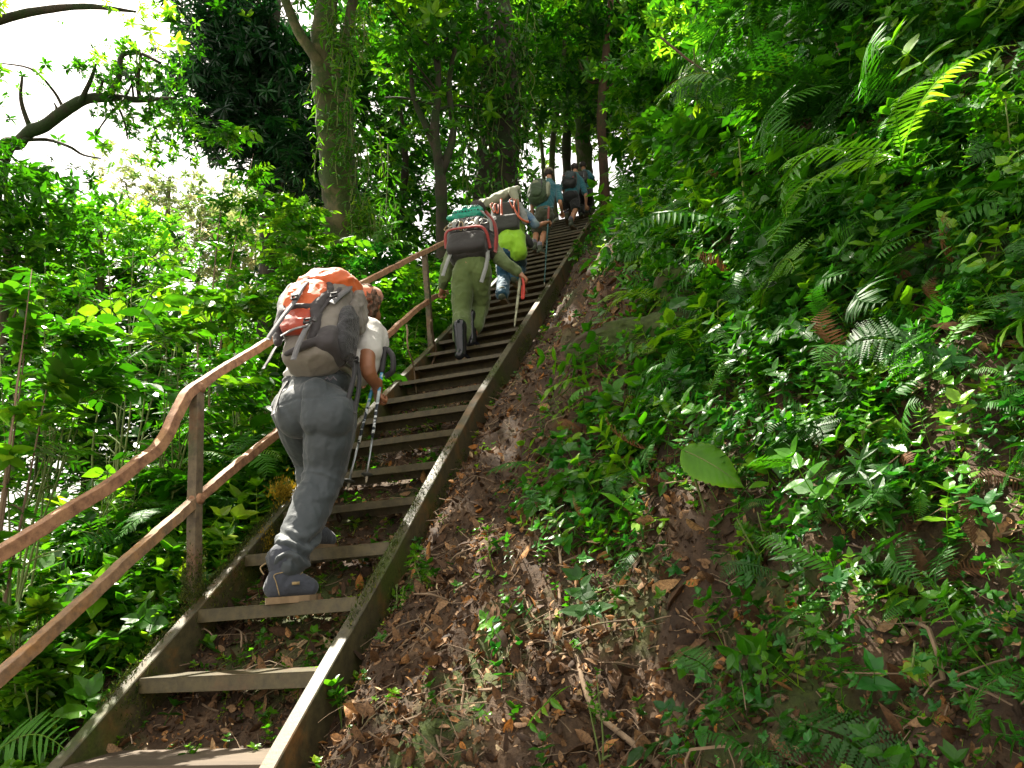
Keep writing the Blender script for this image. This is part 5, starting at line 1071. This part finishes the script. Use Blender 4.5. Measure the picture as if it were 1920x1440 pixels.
    fern('small fern rooted in open soil right of the middle treads', 1060, 960, .17, 6, 'fern', FR, None, seed=11)
    fern('fern in shade beside the rock ledge', 1350, 640, .40, 7, 'fern', FR+FRF, None, (-.3, -.3, .1), seed=12)
    fern('fern under the tall yellow-green one', 1600, 560, .42, 7, 'fern', FR, None, (-.4, -.3, .3), seed=13)
    fern('fern with fronds reaching out from the bank crest above the top treads', 1300, 150, .7, 6, 'light', FR, 7.0, (-.8, -.4, .1), seed=14)
    fern('fern beside the middle rail left of the grey trousers', 440, 860, .42, 6, 'fern', FR, 4.2, (0, -.2, .3), seed=15)
    fern('fern growing at the foot of the first handrail post', 320, 960, .40, 7, 'fern', FRF, 4.0, seed=16)
    fern('sunlit fern on the slope at the bottom left corner', 120, 1290, .30, 7, 'light', FRF, None, seed=17)
    fern('fern hanging from the vine-hung trunk behind the headscarf', 700, 470, .8, 7, 'fern', FR, 9.2, (0, -.4, .2), seed=18)
    fern('dry brown fern frond drooping under the sunlit crest tree', 1420, 190, .85, 4, 'deadfern', FR, 5.6, (-.6, -.3, -.3), seed=19)
    # --- leafy herbs with stems on the bank
    HB = [('tall thin herb with paired leaves standing at the right edge', 1850, 190, 2.4, 130, 'leaf', [SPR[0], SPR[1]], .085, 40, 3), ('climbing stem with small heart leaves crossing the bank right of centre', 1660, 560, 2.3, 90, 'leaf', [LOW[1]], .07, 26, 2),
          ('tall weed with toothed leaves above the single big leaf', 1480, 640, 2.5, 150, 'leaf', WO, .05, 46, 3), ('weed with long stalks in the middle of the green bank', 1330, 560, 3.2, 120, 'leaf', [SPR[1], LOW[2]], .11, 26, 4),
          ('broad-leaved weed with lit tips at the right edge', 1830, 640, 2.0, 150, 'light', WO, .03, 40, 4), ('bushy weed spilling down the lower right bank', 1600, 880, 2.0, 240, 'leaf', [SPR[0], SPR[1]], .06, 90, 6),
          ('pale stalked plant beside the big leaf', 1420, 960, 2.0, 110, 'light', [LOW[0]], .045, 24, 3), ('slender herb near the bottom centre beside the long brown root', 1120, 1280, 1.9, 70, 'light', [LOW[0]], .028, 12, 2),
          ('bright green seedling at the foot of the right stringer', 640, 1290, 2.5, 46, 'light', [LOW[0]], .09, 5, 1), ('rosette weed in the bottom right corner with hanging stems', 1700, 1240, 1.7, 170, 'leaf', [SPR[1], LOW[2]], .032, 36, 5),
          ('small leafy clump by the right stringer opposite the boot', 800, 1060, 2.9, 60, 'light', [LOW[2]], .06, 14, 4), ('curly green weed in open soil right of the boot', 745, 1095, 2.9, 40, 'lime', [LOW[0]], .03, 34, 4), ('leafy herb near the upper treads on the bank edge', 1200, 420, 5.5, 110, 'light', [SPR[0], SPR[2]], .17, 30, 5)]
    for lab, px, py, D, w, mt, tms, size, n, nst in HB: shrub(lab, px, py, D, w, M[mt], tms, size, n, nst, 'plant', 'plant', hfrac=.15, name='leafy_plant')
    # --- taller growth on the upper bank
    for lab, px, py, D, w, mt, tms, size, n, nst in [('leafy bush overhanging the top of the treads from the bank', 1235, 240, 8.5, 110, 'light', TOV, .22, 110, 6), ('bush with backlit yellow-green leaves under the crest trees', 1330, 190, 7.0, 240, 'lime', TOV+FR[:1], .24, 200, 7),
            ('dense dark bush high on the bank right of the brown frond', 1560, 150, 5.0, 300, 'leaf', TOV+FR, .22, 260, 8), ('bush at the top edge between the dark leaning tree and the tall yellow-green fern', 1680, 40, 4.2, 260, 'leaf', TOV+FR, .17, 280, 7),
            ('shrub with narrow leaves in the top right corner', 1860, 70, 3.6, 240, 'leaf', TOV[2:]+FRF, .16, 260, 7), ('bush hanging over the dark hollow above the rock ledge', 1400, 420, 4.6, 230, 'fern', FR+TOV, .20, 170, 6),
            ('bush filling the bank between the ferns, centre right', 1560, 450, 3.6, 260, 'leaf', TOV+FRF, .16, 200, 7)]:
        shrub(lab, px, py, D, w, M[mt], tms, size, n, nst, group=None, name='bush')
    # --- rocks, roots, single big leaf
    def rock(label, px, py, r_, sq=(1, .8, .6), seed=1):
        q = ground(px, py); e = bpy.data.objects.new('tmp', None); V, T = sell(q*0, (r_*sq[0], r_*sq[1], r_*sq[2]), None, .75, 72, 48); V = V*(1+.28*fbm(V/r_*1.3, 4, seed)[:, None])+.03*r_*fbm(V/r_*9, 3, seed+4)[:, None]; V = V+q-[0, 0, r_*.15]
        o = mesh('rock', V-q, T, M['rock'], None); o.location = q-np.array([-.02, 0, r_*.22]); return tag(o, label, 'rock', 'rocks showing through the bank')
    rock('mossy olive rock ledge sticking out of the bank right of the middle treads', 1195, 610, .30, (1.3, .6, .42), 1); rock('smaller dark brown rock above the mossy ledge', 1290, 525, .20, (1., .7, .8), 2)
    rock('low dark boulder half hidden by plants in the shaded hollow on the right', 1650, 640, .15, (1.3, .5, .5), 3); rock('low mossy stone beside the leaf litter, centre right', 1340, 800, .07, (1.4, 1, .5), 4)
    def rootline(label, L_, r0, r1, mat, lift=.02, name='root', cat='root', D=None, leaves=None):
        if D is None: P = [ground(x, y)+[0, 0, lift] for x, y in L_]
        else: P = [at_d(x, y, D+.12*rng.normal()*(0 if len(L_) < 3 else 1)) for x, y in L_]
        q0 = P[0]; Q = smoothpath(P, 40)+fbm(smoothpath(P, 40)*6, 2, 3)[:, None]*.006; e = empty(name, q0); tag(e, label, cat); mesh('stem', *tube(Q, np.linspace(r0, r1, 40), 7), mat, e)
        if leaves:
            tm, sz, m, mt = leaves; s_ = Soup(); I = rng.integers(2, 40, m); s_.inst(tm, basis(rng.normal(size=(m, 3))*[1, 1, .4]-[0, 0, .2], rng.normal(size=(m, 3))*.4+[0, -.5, .9])*rng.uniform(sz*.6, sz*1.2, m)[:, None, None], Q[I]+rng.normal(size=(m, 3))*sz*.2, rng.random(m)); s_.build('foliage', M[mt], e)
    rootline('long pale brown stem trailing down the litter from centre to bottom edge', [(1045, 985), (1052, 1060), (1048, 1120), (1062, 1190), (1085, 1250), (1110, 1330), (1165, 1385), (1240, 1450)], .0055, .0095, M['twig'])
    rootline('straight dry stick lying across the litter, bottom centre right', [(1040, 1285), (1085, 1215)], .004, .003, M['twig'], name='stick', cat='stick')
    rootline('pale green hanging stem with small leaves near the right bottom edge', [(1700, 1080), (1715, 1180), (1710, 1260), (1690, 1350)], .003, .002, M['stem'], D=1.75, name='trailing_stem', cat='trailing stem', leaves=(OV, .05, 26, 'light'))
    rootline('creeping vine with small leaves hanging from the crest to the hollow', [(1300, 90), (1312, 250), (1322, 400), (1335, 540), (1350, 640)], .006, .004, M['stem'], D=5.0, name='hanging_vine', cat='vine', leaves=(OV, .12, 90, 'light'))
    rootline('thin vine hanging in front of the bush, centre right', [(1385, 260), (1400, 420), (1420, 560), (1450, 720)], .004, .003, M['stem'], D=3.4, name='hanging_vine', cat='vine', leaves=(OV, .08, 60, 'leaf'))
    rootline('bare arching vine loop by the second handrail post', [(762, 610), (765, 650), (775, 690), (782, 740)], .008, .006, M['twig'], D=5.6, name='hanging_vine', cat='vine')
    rootline('dry woody root dangling at the second handrail post', [(808, 600), (812, 635), (818, 660), (806, 690), (790, 700)], .012, .007, M['twig'], D=6.2)
    rootline('dead brown branch leaning diagonally across the upper bank', [(1240, 70), (1330, 140), (1440, 190), (1540, 240)], .010, .004, M['bark_red'], D=5.2, name='branch', cat='branch')
    rootline('reddish dry stalk standing left of the bent top rail', [(85, 700), (75, 800), (60, 930)], .006, .008, M['bark_red'], D=3.8, name='stalk', cat='stalk')
    # big leaf
    q = at_d(1345, 878, 2.15); e = empty('big_leaf_plant', ground(1330, 960)); tag(e, 'single large bright leaf on a thin stalk, sticking out over the bank', 'plant')
    BIG = leaf_t([(0, .03), (.08, .20), (.18, .30), (.3, .35), (.42, .37), (.54, .34), (.66, .28), (.76, .24), (.86, .15), (.94, .07), (1, 0)], .25, .2, .015, .045); a_, b_ = at_d(1285, 846, 2.15), at_d(1402, 893, 2.05); L_ = np.linalg.norm(b_-a_); uu, vv = np.meshgrid(np.linspace(0, 1, 40), np.linspace(-1, 1, 25), indexing='ij'); wid = np.interp(uu, [0, .06, .18, .35, .5, .68, .82, .93, 1], [.02, .20, .32, .37, .36, .29, .19, .09, 0])*(1+.035*np.sin(uu*70)); G_ = np.stack([vv*wid, uu-.06*np.abs(vv), .10*np.abs(vv)*wid-.30*uu**2-.5*(vv*wid)**2+.012*np.sin((uu*9-np.abs(vv)*2.2)*6.28)*np.abs(vv)**.5*(1-np.abs(vv)*.4)+.02*np.sin(uu*9+vv*3)*np.abs(vv)], -1).reshape(-1, 3)
    gi = np.arange(40*25).reshape(40, 25); gq = np.stack([gi[:-1, :-1], gi[1:, :-1], gi[1:, 1:], gi[:-1, 1:]], -1).reshape(-1, 4); Bm = basis(b_-a_, [-.15, -.75, .65])*L_
    mesh('leaf', G_@Bm.T+a_, gq, M['lime'], e, True, np.clip(.25+.35*np.abs(vv).ravel()**3+.25*uu.ravel()**4, 0, 1)); mesh('midrib', *tube(np.array([[0, t, -.30*t*t-.004] for t in np.linspace(0, .97, 20)])@Bm.T+a_, np.linspace(.0035, .001, 20), 6), M['stem'], e)
    mesh('stalk', *tube(smoothpath([ground(1325, 975), at_d(1310, 920, 2.2), a_], 12), .004, 6), M['stem'], e)
